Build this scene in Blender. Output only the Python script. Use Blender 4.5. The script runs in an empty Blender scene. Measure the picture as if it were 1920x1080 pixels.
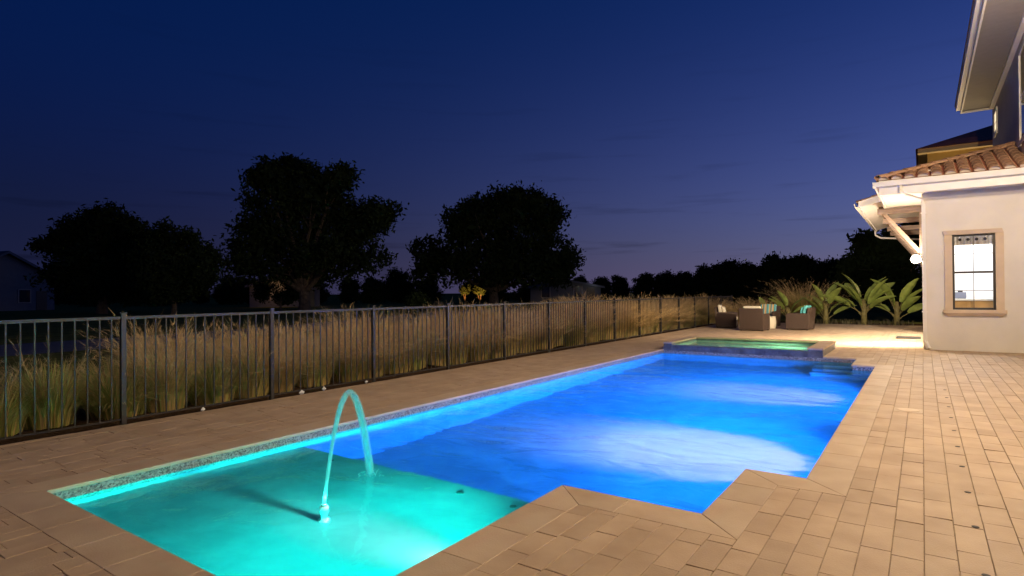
import bpy, bmesh, math, random
import numpy as np
from mathutils import Vector, Matrix
random.seed(7); rng = np.random.default_rng(7)
R = math.radians
scn = bpy.context.scene
C = scn.collection

# ------------------------------------------------------------------ camera
CAMH = 1.46; FPX = 1107.58; YAW = 0.607538; ROLL = -0.0077879; PITCH = math.atan((548.575 - 540) / FPX)
cy_, sy_ = math.cos(YAW), math.sin(YAW); cp_, sp_ = math.cos(PITCH), math.sin(PITCH); cr_, sr_ = math.cos(ROLL), math.sin(ROLL)
F0 = Vector((-sy_ * cp_, cy_ * cp_, sp_)); R0 = Vector((cy_, sy_, 0)); U0 = Vector((sy_ * sp_, -cy_ * sp_, cp_))
RC = cr_ * R0 + sr_ * U0; UC = -sr_ * R0 + cr_ * U0
cam_d = bpy.data.cameras.new('camera'); cam = bpy.data.objects.new('camera', cam_d); C.objects.link(cam)
cam_d.sensor_width = 36; cam_d.lens = FPX / 1920 * 36; cam_d.clip_end = 4000; cam_d.clip_start = 0.05
M3 = Matrix((RC, UC, -F0)).transposed()
cam.matrix_world = Matrix.Translation((0, 0, CAMH)) @ M3.to_4x4()
scn.camera = cam
def project(p):
    v = Vector(p) - Vector((0, 0, CAMH)); d = v.dot(F0)
    return 960 + FPX * v.dot(RC) / d, 540 - FPX * v.dot(UC) / d, d
def ray(px, py):
    return F0 + RC * ((px - 960) / FPX) + UC * (-(py - 540) / FPX)
def at(px, py, depth):
    return Vector((0, 0, CAMH)) + ray(px, py) * depth
def at_ground(px, depth, z=0.0):
    p = at(px, 548, depth); return Vector((p.x, p.y, z))
def ztop(px, py, depth):
    return at(px, py, depth).z

# ------------------------------------------------------------------ sky and afterglow
SUN_ROT = R(40); 
wd = bpy.data.worlds.new('World'); scn.world = wd; wd.use_nodes = True
wn = wd.node_tree; wn.nodes.clear()
def N(nt, t, **k):
    n = nt.nodes.new(t)
    for a, b in k.items(): setattr(n, a, b)
    return n
w_out = N(wn, 'ShaderNodeOutputWorld'); w_bg = N(wn, 'ShaderNodeBackground')
sky = N(wn, 'ShaderNodeTexSky'); sky.sky_type = 'NISHITA'; sky.sun_disc = False
sky.sun_elevation = R(-4); sky.sun_rotation = SUN_ROT; sky.air_density = 1.2; sky.dust_density = 1.0; sky.ozone_density = 5.0
WL_ = wn.links.new; BGS = 0.15
def wmath(op, a, b):
    n = N(wn, 'ShaderNodeMath', operation=op)
    for i_, x_ in enumerate((a, b)):
        if hasattr(x_, 'is_output'): WL_(x_, n.inputs[i_])
        else: n.inputs[i_].default_value = x_
    return n.outputs[0]
def wvec(op, a, b):
    n = N(wn, 'ShaderNodeVectorMath', operation=op)
    for i_, x_ in enumerate((a, b)):
        if hasattr(x_, 'is_output'): WL_(x_, n.inputs[i_])
        else: n.inputs[i_].default_value = x_
    return n
w_tc = N(wn, 'ShaderNodeTexCoord'); w_dir = w_tc.outputs['Generated']
w_sp = N(wn, 'ShaderNodeSeparateXYZ'); WL_(w_dir, w_sp.inputs[0])
w_h = wmath('POWER', wmath('SUBTRACT', 1.0, wmath('MINIMUM', wmath('ABSOLUTE', w_sp.outputs[2], 0), 1.0)), 5.2)
w_flat = wvec('NORMALIZE', wvec('MULTIPLY', w_dir, (1, 1, 0)).outputs[0], (0, 0, 0)).outputs[0]
w_az = wmath('POWER', wmath('MULTIPLY_ADD', wvec('DOT_PRODUCT', w_flat, (math.sin(SUN_ROT), math.cos(SUN_ROT), 0)).outputs['Value'], 0.5), 3.0)
w_az.node.inputs[0].links[0].from_node.inputs[2].default_value = 0.5
w_tw = N(wn, 'ShaderNodeVectorMath', operation='SCALE'); w_tw.inputs[0].default_value = tuple(c_ / BGS for c_ in (.225, .178, .32)); WL_(wmath('MULTIPLY', w_h, w_az), w_tw.inputs['Scale'])
w_n = wvec('MULTIPLY', sky.outputs[0], tuple(3.0 * c_ / BGS for c_ in (.08, .75, .88))).outputs[0]
w_h2 = N(wn, 'ShaderNodeVectorMath', operation='SCALE'); w_h2.inputs[0].default_value = tuple(c_ / BGS for c_ in (.008, .004, .006)); WL_(w_h, w_h2.inputs['Scale'])
w_s = wvec('ADD', wvec('ADD', wvec('ADD', w_n, w_tw.outputs[0]).outputs[0], w_h2.outputs[0]).outputs[0], tuple(c_ / BGS for c_ in (.0, .0065, .034))).outputs[0]
# thin dusk cloud streaks low over the horizon
w_m = N(wn, 'ShaderNodeMapping'); w_m.inputs['Scale'].default_value = (3.2, 3.2, 46); WL_(w_dir, w_m.inputs[0])
w_nz = N(wn, 'ShaderNodeTexNoise'); w_nz.inputs['Scale'].default_value = 1.6; w_nz.inputs['Detail'].default_value = 5; WL_(w_m.outputs[0], w_nz.inputs['Vector'])
w_mr = N(wn, 'ShaderNodeMapRange'); w_mr.interpolation_type = 'SMOOTHSTEP'; w_mr.inputs[1].default_value = .56; w_mr.inputs[2].default_value = .74; WL_(w_nz.outputs[0], w_mr.inputs[0])
w_c = wmath('SUBTRACT', 1.0, wmath('MULTIPLY', wmath('MULTIPLY', w_mr.outputs[0], w_h), 0.42))
w_f = N(wn, 'ShaderNodeVectorMath', operation='SCALE'); WL_(w_s, w_f.inputs[0]); WL_(w_c, w_f.inputs['Scale'])
WL_(w_f.outputs[0], w_bg.inputs[0]); w_bg.inputs[1].default_value = BGS
wn.links.new(w_bg.outputs[0], w_out.inputs[0])
sun_d = bpy.data.lights.new('afterglow_sun', 'SUN'); sun_d.energy = 0.01; sun_d.angle = R(20); sun_d.color = (0.75, 0.7, 1.0)
sun = bpy.data.objects.new('afterglow_sun', sun_d); C.objects.link(sun)
sun.rotation_euler = (R(82), 0, -SUN_ROT + R(180)); sun.location = (0, 0, 30)
vs = scn.view_settings; vs.view_transform = 'Standard'; vs.look = 'None'; vs.exposure = 0.0; vs.gamma = 1.0; vs.use_curve_mapping = False
scn.render.engine = 'CYCLES'
cyc = scn.cycles; cyc.use_denoising = True; cyc.max_bounces = 9; cyc.diffuse_bounces = 3; cyc.glossy_bounces = 4; cyc.transmission_bounces = 6
cyc.transparent_max_bounces = 10; cyc.caustics_reflective = False; cyc.caustics_refractive = True; cyc.blur_glossy = 0.5; cyc.sample_clamp_indirect = 6.0
try: cyc.denoiser = 'OPENIMAGEDENOISE'
except Exception: pass

# ------------------------------------------------------------------ materials
MATS = {}
def mat(name, col, rough=0.7, var=0.0, scale=6.0, bump=0.0, bscale=40.0, metal=0.0, spec=0.4, col2=None, tone=None, detail=6.0, sheen=0.0, stretch=None, trans=0.0):
    if name in MATS: return MATS[name]
    m = bpy.data.materials.new(name); m.use_nodes = True; nt = m.node_tree; L = nt.links.new
    b = nt.nodes['Principled BSDF']; b.inputs['Roughness'].default_value = rough; b.inputs['Metallic'].default_value = metal
    b.inputs['Specular IOR Level'].default_value = spec
    b.inputs['Base Color'].default_value = (*col, 1)
    tc = N(nt, 'ShaderNodeTexCoord'); src = tc.outputs['Object']
    geo = N(nt, 'ShaderNodeNewGeometry'); pos = geo.outputs['Position']
    if stretch:
        mp = N(nt, 'ShaderNodeMapping'); mp.inputs['Scale'].default_value = stretch; L(pos, mp.inputs['Vector']); pos = mp.outputs[0]
    cur = None
    if var > 0 or col2 is not None:
        nz = N(nt, 'ShaderNodeTexNoise'); nz.inputs['Scale'].default_value = scale; nz.inputs['Detail'].default_value = detail; L(pos, nz.inputs['Vector'])
        cr = N(nt, 'ShaderNodeValToRGB'); c2 = col2 if col2 is not None else tuple(c * (1 - var) for c in col); c1 = col if col2 is not None else tuple(min(1, c * (1 + var)) for c in col)
        cr.color_ramp.elements[0].position = 0.32; cr.color_ramp.elements[1].position = 0.68
        cr.color_ramp.elements[0].color = (*c2, 1); cr.color_ramp.elements[1].color = (*c1, 1); L(nz.outputs[0], cr.inputs[0]); cur = cr.outputs[0]
    if tone:
        if tone == 'object':
            oi = N(nt, 'ShaderNodeObjectInfo'); tv = oi.outputs['Random']
        else:
            an = N(nt, 'ShaderNodeAttribute'); an.attribute_name = 'tone'; tv = an.outputs['Fac']
        mr = N(nt, 'ShaderNodeMapRange'); mr.inputs['To Min'].default_value = 0.90; mr.inputs['To Max'].default_value = 1.06; L(tv, mr.inputs[0])
        mx = N(nt, 'ShaderNodeMix', data_type='RGBA', blend_type='MULTIPLY'); mx.inputs[0].default_value = 1.0
        if cur is None: mx.inputs[6].default_value = (*col, 1)
        else: L(cur, mx.inputs[6])
        cb = N(nt, 'ShaderNodeCombineColor'); L(mr.outputs[0], cb.inputs[0]); L(mr.outputs[0], cb.inputs[1]); L(mr.outputs[0], cb.inputs[2]); L(cb.outputs[0], mx.inputs[7])
        cur = mx.outputs[2]
    if cur is not None: L(cur, b.inputs['Base Color'])
    if bump > 0:
        nb = N(nt, 'ShaderNodeTexNoise'); nb.inputs['Scale'].default_value = bscale; nb.inputs['Detail'].default_value = 5; L(pos, nb.inputs['Vector'])
        bp = N(nt, 'ShaderNodeBump'); bp.inputs['Strength'].default_value = bump; bp.inputs['Distance'].default_value = 0.02; L(nb.outputs[0], bp.inputs['Height']); L(bp.outputs[0], b.inputs['Normal'])
    if trans > 0:
        tr = N(nt, 'ShaderNodeBsdfTranslucent'); ms = N(nt, 'ShaderNodeMixShader'); ms.inputs[0].default_value = trans
        if cur is not None: L(cur, tr.inputs[0])
        else: tr.inputs[0].default_value = (*col, 1)
        L(b.outputs[0], ms.inputs[1]); L(tr.outputs[0], ms.inputs[2]); L(ms.outputs[0], nt.nodes['Material Output'].inputs[0])
    MATS[name] = m; return m
def emit(name, col, s):
    if name in MATS: return MATS[name]
    m = bpy.data.materials.new(name); m.use_nodes = True; nt = m.node_tree; nt.nodes.clear()
    e = N(nt, 'ShaderNodeEmission'); e.inputs[0].default_value = (*col, 1); e.inputs[1].default_value = s
    o = N(nt, 'ShaderNodeOutputMaterial'); nt.links.new(e.outputs[0], o.inputs[0]); MATS[name] = m; return m
def glass(name, col=(1, 1, 1), rough=0.0, ior=1.33, bump=0.0, bscale=1.2):
    m = bpy.data.materials.new(name); m.use_nodes = True; nt = m.node_tree; nt.nodes.clear(); L = nt.links.new
    g = N(nt, 'ShaderNodeBsdfGlass'); g.inputs[0].default_value = (*col, 1); g.inputs['Roughness'].default_value = rough; g.inputs['IOR'].default_value = ior
    o = N(nt, 'ShaderNodeOutputMaterial'); L(g.outputs[0], o.inputs[0])
    if bump:
        geo = N(nt, 'ShaderNodeNewGeometry')
        mp = N(nt, 'ShaderNodeMapping'); mp.inputs['Scale'].default_value = (1.0, 1.5, 1.0); L(geo.outputs['Position'], mp.inputs[0])
        nz = N(nt, 'ShaderNodeTexNoise'); nz.inputs['Scale'].default_value = bscale; nz.inputs['Detail'].default_value = 4.0; nz.inputs['Distortion'].default_value = 0.6; L(mp.outputs[0], nz.inputs['Vector'])
        n2 = N(nt, 'ShaderNodeTexNoise'); n2.inputs['Scale'].default_value = 0.55; n2.inputs['Detail'].default_value = 2.0; n2.inputs['Distortion'].default_value = 1.2; L(mp.outputs[0], n2.inputs['Vector']); ad = N(nt, 'ShaderNodeMath', operation='MULTIPLY_ADD'); L(n2.outputs[0], ad.inputs[0]); ad.inputs[1].default_value = 2.2; L(nz.outputs[0], ad.inputs[2])
        bp = N(nt, 'ShaderNodeBump'); bp.inputs['Strength'].default_value = bump; bp.inputs['Distance'].default_value = 0.1; L(ad.outputs[0], bp.inputs['Height']); L(bp.outputs[0], g.inputs['Normal'])
    return m
def pane_glass(name):
    m = bpy.data.materials.new(name); m.use_nodes = True; nt = m.node_tree; nt.nodes.clear(); L = nt.links.new
    t = N(nt, 'ShaderNodeBsdfTransparent'); g = N(nt, 'ShaderNodeBsdfGlossy'); g.inputs['Roughness'].default_value = 0.02
    lw = N(nt, 'ShaderNodeLayerWeight'); pw = N(nt, 'ShaderNodeMath', operation='POWER'); L(lw.outputs['Facing'], pw.inputs[0]); pw.inputs[1].default_value = 4.0; f = N(nt, 'ShaderNodeMath', operation='MULTIPLY_ADD'); L(pw.outputs[0], f.inputs[0]); f.inputs[1].default_value = .85; f.inputs[2].default_value = .05; ms = N(nt, 'ShaderNodeMixShader'); o = N(nt, 'ShaderNodeOutputMaterial')
    L(f.outputs[0], ms.inputs[0]); L(t.outputs[0], ms.inputs[1]); L(g.outputs[0], ms.inputs[2]); L(ms.outputs[0], o.inputs[0]); return m

PAVER_C = (0.46, 0.335, 0.215); PAVER_D = (0.38, 0.265, 0.165)
m_paver = mat('paver_stone', PAVER_C, 0.62, col2=PAVER_D, scale=3.2, bump=0.16, bscale=90, tone='object', spec=0.35)
m_paver_mass = mat('paver_stone_mass', PAVER_C, 0.62, col2=PAVER_D, scale=3.2, bump=0.16, bscale=90, tone='attr', spec=0.35)
m_joint = mat('joint_sand', (0.27, 0.20, 0.13), 0.95, var=0.4, scale=14, bump=0.3)
m_coping = mat('coping_stone', (0.50, 0.38, 0.25), 0.55, col2=(0.42, 0.30, 0.19), scale=3.0, bump=0.14, bscale=90, tone='object', spec=0.4)
m_plaster = mat('pool_plaster', (0.27, 0.34, 0.38), 0.6, var=0.16, scale=3.0)
m_slate = mat('spa_slate_tile', (0.085, 0.085, 0.092), 0.4, var=0.4, scale=7, bump=0.3, bscale=20)
m_bronze = mat('fence_metal', (0.02, 0.017, 0.016), 0.42, var=0.15, scale=9, spec=0.5)
m_stucco = mat('stucco_cream', (0.70, 0.645, 0.58), 0.85, var=0.05, scale=1.8, bump=0.3, bscale=90)
m_trim = mat('cast_stone_trim', (0.60, 0.46, 0.32), 0.7, var=0.07, scale=3, bump=0.12, bscale=60)
m_white = mat('white_paint', (0.78, 0.74, 0.69), 0.45, var=0.04, scale=3)
m_timber = mat('stained_timber', (0.22, 0.155, 0.115), 0.6, var=0.3, scale=5, bump=0.25, bscale=25, stretch=(1, 8, 8))
m_tile = mat('clay_roof_tile', (0.56, 0.33, 0.20), 0.75, col2=(0.36, 0.20, 0.12), scale=2.4, bump=0.3, bscale=30, tone='object')
m_dkframe = mat('bronze_sash', (0.035, 0.026, 0.022), 0.4)
m_pane = pane_glass('window_glass')
m_wicker = mat('brown_wicker', (0.052, 0.03, 0.02), 0.6, var=0.35, scale=55, bump=0.8, bscale=70, stretch=(1, 1, 2.5))
m_cush = mat('cream_cushion', (0.62, 0.56, 0.42), 0.9, var=0.06, scale=9, bump=0.15)
m_teal = mat('teal_cushion', (0.10, 0.42, 0.42), 0.9, var=0.1, scale=9)
m_mulch = mat('mulch_soil', (0.055, 0.033, 0.02), 1.0, spec=0.0, var=0.6, scale=22, bump=1.0, bscale=35)
m_lawn = mat('lawn_grass', (0.10, 0.105, 0.03), 1.0, var=0.35, scale=2.2, bump=1.0, bscale=30, spec=0.0)
m_asph = mat('asphalt_path', (0.06, 0.062, 0.07), 0.8, var=0.2, scale=3)
m_leafd = mat('tree_leaf', (0.02, 0.03, 0.012), 1.0, var=0.4, scale=0.6, spec=0.0)
m_bark = mat('tree_bark', (0.09, 0.065, 0.045), 0.9, var=0.4, scale=5, bump=0.8, bscale=12)
m_blade = mat('grass_blade', (0.27, 0.33, 0.07), 0.7, col2=(0.46, 0.40, 0.12), scale=5, spec=0.2, trans=0.3)
m_straw = mat('grass_straw', (0.76, 0.57, 0.22), 0.8, col2=(0.54, 0.37, 0.16), scale=5, spec=0.15, trans=0.3)
m_plume = mat('grass_plume', (0.80, 0.60, 0.31), 0.9, col2=(0.64, 0.44, 0.20), scale=4, spec=0.1, trans=0.35)
m_bop = mat('paddle_leaf', (0.30, 0.38, 0.09), 0.4, var=0.25, scale=4, spec=0.5, trans=0.25)
m_stalk = mat('leaf_stalk', (0.20, 0.17, 0.06), 0.6, var=0.3, scale=8)
m_ochre = mat('ochre_stucco', (0.50, 0.33, 0.10), 0.9, var=0.06, scale=2)
m_redroof = mat('dark_red_roof', (0.34, 0.11, 0.06), 0.8, var=0.3, scale=3, bump=0.6, bscale=8)
m_plastic = mat('white_plastic', (0.8, 0.8, 0.78), 0.4)
m_dark = mat('dark_rubber', (0.03, 0.026, 0.022), 0.7)
m_siding = mat('grey_siding', (0.12, 0.125, 0.14), 0.8, var=0.06, scale=2)
m_shingle = mat('dark_shingle', (0.07, 0.065, 0.07), 0.9, var=0.3, scale=4)
def stripe_mat():
    m = bpy.data.materials.new('striped_fabric'); m.use_nodes = True; nt = m.node_tree; L = nt.links.new
    b = nt.nodes['Principled BSDF']; b.inputs['Roughness'].default_value = 0.9
    tc = N(nt, 'ShaderNodeTexCoord'); sp = N(nt, 'ShaderNodeSeparateXYZ'); L(tc.outputs['Object'], sp.inputs[0])
    mu = N(nt, 'ShaderNodeMath', operation='MULTIPLY'); mu.inputs[1].default_value = 3.4; L(sp.outputs[0], mu.inputs[0])
    fr = N(nt, 'ShaderNodeMath', operation='FRACT'); L(mu.outputs[0], fr.inputs[0])
    cr = N(nt, 'ShaderNodeValToRGB'); cr.color_ramp.interpolation = 'CONSTANT'
    cols = [(0, (0.08, 0.33, 0.38)), (0.2, (0.62, 0.36, 0.10)), (0.36, (0.55, 0.52, 0.38)), (0.5, (0.05, 0.2, 0.24)), (0.66, (0.66, 0.42, 0.12)), (0.84, (0.2, 0.48, 0.52))]
    e = cr.color_ramp.elements; e[0].position = 0; e[0].color = (*cols[0][1], 1); e[1].position = cols[1][0]; e[1].color = (*cols[1][1], 1)
    for p, c in cols[2:]:
        x = e.new(p); x.color = (*c, 1)
    L(fr.outputs[0], cr.inputs[0]); L(cr.outputs[0], b.inputs['Base Color']); return m
m_stripe = stripe_mat()
def mosaic_mat():
    m = bpy.data.materials.new('waterline_mosaic'); m.use_nodes = True; nt = m.node_tree; L = nt.links.new
    b = nt.nodes['Principled BSDF']; b.inputs['Roughness'].default_value = 0.25
    g = N(nt, 'ShaderNodeNewGeometry'); v = N(nt, 'ShaderNodeTexVoronoi'); v.inputs['Scale'].default_value = 85; L(g.outputs['Position'], v.inputs['Vector'])
    cr = N(nt, 'ShaderNodeValToRGB'); e = cr.color_ramp.elements; e[0].position = 0.1; e[0].color = (0.09, 0.08, 0.07, 1); e[1].position = 0.9; e[1].color = (0.34, 0.32, 0.28, 1)
    sp = N(nt, 'ShaderNodeSeparateColor'); L(v.outputs['Color'], sp.inputs[0]); L(sp.outputs[0], cr.inputs[0]); L(cr.outputs[0], b.inputs['Base Color']); return m
m_mosaic = mosaic_mat()

# ------------------------------------------------------------------ mesh helpers
class MB:
    def __init__(s): s.v = []; s.f = []
    def add(s, vs_, fs):
        o = len(s.v); s.v += [tuple(p) for p in vs_]; s.f += [tuple(i + o for i in f) for f in fs]; return s
    def box(s, a, b):
        (x0, y0, z0), (x1, y1, z1) = a, b
        return s.add([(x0, y0, z0), (x1, y0, z0), (x1, y1, z0), (x0, y1, z0), (x0, y0, z1), (x1, y0, z1), (x1, y1, z1), (x0, y1, z1)],
                     [(3, 2, 1, 0), (4, 5, 6, 7), (0, 1, 5, 4), (1, 2, 6, 5), (2, 3, 7, 6), (3, 0, 4, 7)])
    def quad(s, a, b, c, d): return s.add([a, b, c, d], [(0, 1, 2, 3)])
    def prism(s, base, d):      # polygon (list of Vector) extruded by d
        n = len(base); d = Vector(d)
        return s.add([Vector(p) for p in base] + [Vector(p) + d for p in base],
                     [tuple(reversed(range(n))), tuple(range(n, 2 * n))] + [(i, (i + 1) % n, n + (i + 1) % n, n + i) for i in range(n)])
    def bar(s, p, q, w, h, up=(0, 0, 1)):
        p, q = Vector(p), Vector(q); d = (q - p).normalized(); x = d.cross(Vector(up))
        if x.length < 1e-4: x = d.cross(Vector((0, 1, 0)))
        x.normalize(); y = x.cross(d)
        return s.prism([p - x * w / 2 - y * h / 2, p + x * w / 2 - y * h / 2, p + x * w / 2 + y * h / 2, p - x * w / 2 + y * h / 2], q - p)
    def tube(s, pts, rad, n=8, cap=True):
        pts = [Vector(p) for p in pts]; rings = []; o = len(s.v)
        if not hasattr(rad, '__len__'): rad = [rad] * len(pts)
        for i, p in enumerate(pts):
            d = (pts[min(i + 1, len(pts) - 1)] - pts[max(i - 1, 0)]).normalized()
            x = d.cross(Vector((0.12, 0.93, 0.34))).normalized(); y = x.cross(d)
            s.v += [tuple(p + (x * math.cos(t) + y * math.sin(t)) * rad[i]) for t in (2 * math.pi * k / n for k in range(n))]
        for i in range(len(pts) - 1):
            for k in range(n):
                a = o + i * n + k; b = o + i * n + (k + 1) % n; s.f.append((a, b, b + n, a + n))
        if cap:
            s.f.append(tuple(reversed(range(o, o + n)))); s.f.append(tuple(range(o + (len(pts) - 1) * n, o + len(pts) * n)))
        return s
    def lathe(s, prof, c=(0, 0, 0), n=20):
        o = len(s.v); c = Vector(c)
        for r, z in prof: s.v += [(c.x + r * math.cos(2 * math.pi * k / n), c.y + r * math.sin(2 * math.pi * k / n), c.z + z) for k in range(n)]
        for i in range(len(prof) - 1):
            for k in range(n):
                a = o + i * n + k; b = o + i * n + (k + 1) % n; s.f.append((a, b, b + n, a + n))
        s.f.append(tuple(reversed(range(o, o + n)))); s.f.append(tuple(range(o + (len(prof) - 1) * n, o + len(prof) * n)))
        return s
    def mesh(s, name, m, smooth=False):
        me = bpy.data.meshes.new(name); me.from_pydata(s.v, [], s.f); me.materials.append(m)
        if smooth: me.polygons.foreach_set('use_smooth', [True] * len(me.polygons))
        me.update(); return me
    def build(s, name, m, parent=None, smooth=False, bevel=0.0):
        me = s.mesh(name, m, smooth)
        if bevel > 0:
            bm = bmesh.new(); bm.from_mesh(me)
            bmesh.ops.bevel(bm, geom=[e for e in bm.edges], offset=bevel, segments=2, affect='EDGES', profile=0.6)
            bm.to_mesh(me); bm.free()
        return link(name, me, parent)
def link(name, me, parent=None, loc=None):
    o = bpy.data.objects.new(name, me); C.objects.link(o)
    if parent is not None: o.parent = parent; o.matrix_parent_inverse = parent.matrix_world.inverted() if parent.type == 'EMPTY' and False else Matrix()
    if loc is not None: o.location = loc
    return o
def tag(o, label=None, cat=None, group=None, kind=None):
    if label: o['label'] = label
    if cat: o['category'] = cat
    if group: o['group'] = group
    if kind: o['kind'] = kind
    return o
def empty(name, loc=(0, 0, 0), rz=0.0):
    o = bpy.data.objects.new(name, None); C.objects.link(o); o.location = loc; o.rotation_euler = (0, 0, rz); o.empty_display_size = 0.1; return o
def copy_tree(o, parent=None):
    c = o.copy(); C.objects.link(c); c.parent = parent
    for ch in o.children: copy_tree(ch, c)
    return c
def light(name, kind, loc, col, energy, parent=None, size=0.05, aim=None, spot=None, blend=0.6):
    d = bpy.data.lights.new(name, kind); d.color = col; d.energy = energy
    if kind in ('POINT', 'SPOT'): d.shadow_soft_size = size
    o = bpy.data.objects.new(name, d); C.objects.link(o); o.location = loc
    if spot: d.spot_size = R(spot); d.spot_blend = blend
    if aim is not None: o.rotation_euler = Vector(aim).to_track_quat('-Z', 'Y').to_euler()
    if parent is not None: o.parent = parent
    return o
ORD = ['first', 'second', 'third', 'fourth', 'fifth', 'sixth', 'seventh', 'eighth', 'ninth', 'tenth', 'eleventh', 'twelfth', 'thirteenth', 'fourteenth', 'fifteenth', 'sixteenth', 'seventeenth', 'eighteenth', 'nineteenth', 'twentieth']

# ------------------------------------------------------------------ layout
WL = -0.10                                   # water level
PX0, PX1, PX2, PX3 = -5.43, -2.24, -1.19, -0.74
POOL = [(PX0, 1.63), (PX1, 1.63), (PX1, 3.88), (PX2, 3.88), (PX2, 5.06), (PX3, 5.06), (PX3, 13.24), (-1.14, 13.24), (-1.14, 14.5), (PX0, 14.5)]
SPA = (-5.41, -1.81, 14.512, 16.75)
DX0, DX1, DY0, DY1 = -7.45, 2.0, -3.5, 28.8
FX = -7.62
def cells(xs, ys, inside):
    out = []
    for i in range(len(xs) - 1):
        for j in range(len(ys) - 1):
            if inside((xs[i] + xs[i + 1]) / 2, (ys[j] + ys[j + 1]) / 2): out.append((xs[i], xs[i + 1], ys[j], ys[j + 1]))
    return out
def in_poly(x, y, P):
    r = False
    for i in range(len(P)):
        (x1, y1), (x2, y2) = P[i], P[(i + 1) % len(P)]
        if (y1 > y) != (y2 > y) and x < (x2 - x1) * (y - y1) / (y2 - y1) + x1: r = not r
    return r
def offset_poly(P, d):
    out = []; n = len(P)
    for i in range(n):
        p, q, r = Vector(P[i - 1]), Vector(P[i]), Vector(P[(i + 1) % n])
        e1, e2 = (q - p).normalized(), (r - q).normalized(); n1, n2 = Vector((e1.y, -e1.x)), Vector((e2.y, -e2.x))
        out.append(tuple(q + (n1 + n2) * d))
    return out
COPW = 0.28
POUT = offset_poly(POOL, COPW); PINN = offset_poly(POOL, -.02)
def in_spa(x, y): return SPA[0] < x < SPA[1] and 14.5 < y < SPA[3]
def in_house(x, y): return x > 0 and y > 17.55

# ------------------------------------------------------------------ ground
gx = [-1500, -400, -120, -40, -20, DX0, DX1, 40, 400, 1500]; gy = [-300, -40, DY0, 10, 20, DY1, 45, 80, 160, 400, 2500]
mb = MB()
for (a, b, c, d) in cells(gx, gy, lambda x, y: not (DX0 < x < DX1 and DY0 < y < DY1)): mb.quad((a, c, -.06), (b, c, -.06), (b, d, -.06), (a, d, -.06))
tag(mb.build('lawn_ground', m_lawn), 'dark lawn stretching from the fence to the far trees', 'lawn', kind='structure')
mb = MB(); mb.quad((-9.9, -3.5, -.055), (DX0, -3.5, -.055), (DX0, 31.5, -.055), (-9.9, 31.5, -.055)); mb.quad((DX0, DY1, -.055), (0, DY1, -.055), (0, 31.5, -.055), (DX0, 31.5, -.055))
tag(mb.build('planting_bed', m_mulch), 'dark mulch bed under the grasses and paddle-leaf plants', 'bed', kind='structure')
mb = MB(); pp = []
for i in range(14):
    t = i / 13; y = 2 + 40 * t; x = -19 - 9 * t + 1.5 * math.sin(t * 5); pp.append((x, y))
for i in range(13): mb.quad((pp[i][0] - 4.5, pp[i][1], -.055), (pp[i][0], pp[i][1], -.055), (pp[i + 1][0], pp[i + 1][1], -.055), (pp[i + 1][0] - 4.5, pp[i + 1][1], -.055))
tag(mb.build('path', m_asph), 'dark asphalt path crossing the lawn behind the fence', 'path', kind='structure')

# ------------------------------------------------------------------ pool basin
xs = sorted({p[0] for p in POOL} | {DX0, DX1, 0.0, SPA[0], SPA[1]}); ys = sorted({p[1] for p in POOL} | {DY0, DY1, SPA[3], 17.55})
mb = MB()
for (a, b, c, d) in cells(xs, ys, lambda x, y: not in_poly(x, y, POOL) and not in_spa(x, y) and not in_house(x, y)): mb.quad((a, c, -.007), (b, c, -.007), (b, d, -.007), (a, d, -.007))
deck = tag(mb.build('pool_deck', m_joint), 'tan paved pool deck', 'deck', kind='structure')

SHZ, DEEP = -0.32, -1.40; SHY = 3.88
mb = MB(); n = len(POOL)
for i in range(n):
    (x1, y1), (x2, y2) = POOL[i], POOL[(i + 1) % n]
    segs = [((x1, y1), (x2, y2))]
    if x1 == x2 and min(y1, y2) < SHY < max(y1, y2):
        segs = [((x1, y1), (x1, SHY)), ((x1, SHY), (x2, y2))]
    for (p, q) in segs:
        zb = SHZ if max(p[1], q[1]) <= SHY + 1e-6 and not (p[0] != q[0] and p[1] > 3) else DEEP
        mb.quad((q[0], q[1], zb), (p[0], p[1], zb), (p[0], p[1], -.03), (q[0], q[1], -.03))
basin = tag(mb.build('pool_basin', m_plaster), 'pale plaster pool basin with shallow shelf and deep end', 'pool', kind='structure')
mb = MB(); mb.quad((PX0, 1.63, SHZ), (PX1, 1.63, SHZ), (PX1, SHY, SHZ), (PX0, SHY, SHZ)); mb.quad((PX0, SHY, DEEP), (PX1, SHY, DEEP), (PX1, SHY, SHZ), (PX0, SHY, SHZ))
mb.build('sun_shelf', m_plaster, basin)
mb = MB()
for (a, b, c, d) in cells(sorted({p[0] for p in POOL}), sorted({p[1] for p in POOL}), lambda x, y: in_poly(x, y, POOL) and y > SHY): mb.quad((a, c, DEEP), (b, c, DEEP), (b, d, DEEP), (a, d, DEEP))
mb.build('pool_floor', m_plaster, basin)
mb = MB()
for i in range(n):
    (x1, y1), (x2, y2) = POOL[i], POOL[(i + 1) % n]
    e = (Vector((x2, y2)) - Vector((x1, y1))).normalized(); k = Vector((-e.y, e.x)) * 0.006
    mb.quad((x2 + k.x, y2 + k.y, -.20), (x1 + k.x, y1 + k.y, -.20), (x1 + k.x, y1 + k.y, -.028), (x2 + k.x, y2 + k.y, -.028))
tb = mb.build('waterline_tile_band', m_mosaic, basin); tb['label'] = 'speckled mosaic tile band at the waterline'
mb = MB()
for k in range(3): mb.box((-1.13, 13.26 + 0.4 * k, DEEP), (-0.96 - 0.0, 13.3, -.4)) if False else mb.box((-1.9, 14.1 - 0.38 * k, DEEP), (-1.145 if k == 0 else -1.15, 14.49 - 0.38 * k - 0.002, -.42 - 0.27 * k))
mb.build('pool_step', m_plaster, basin)
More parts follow.
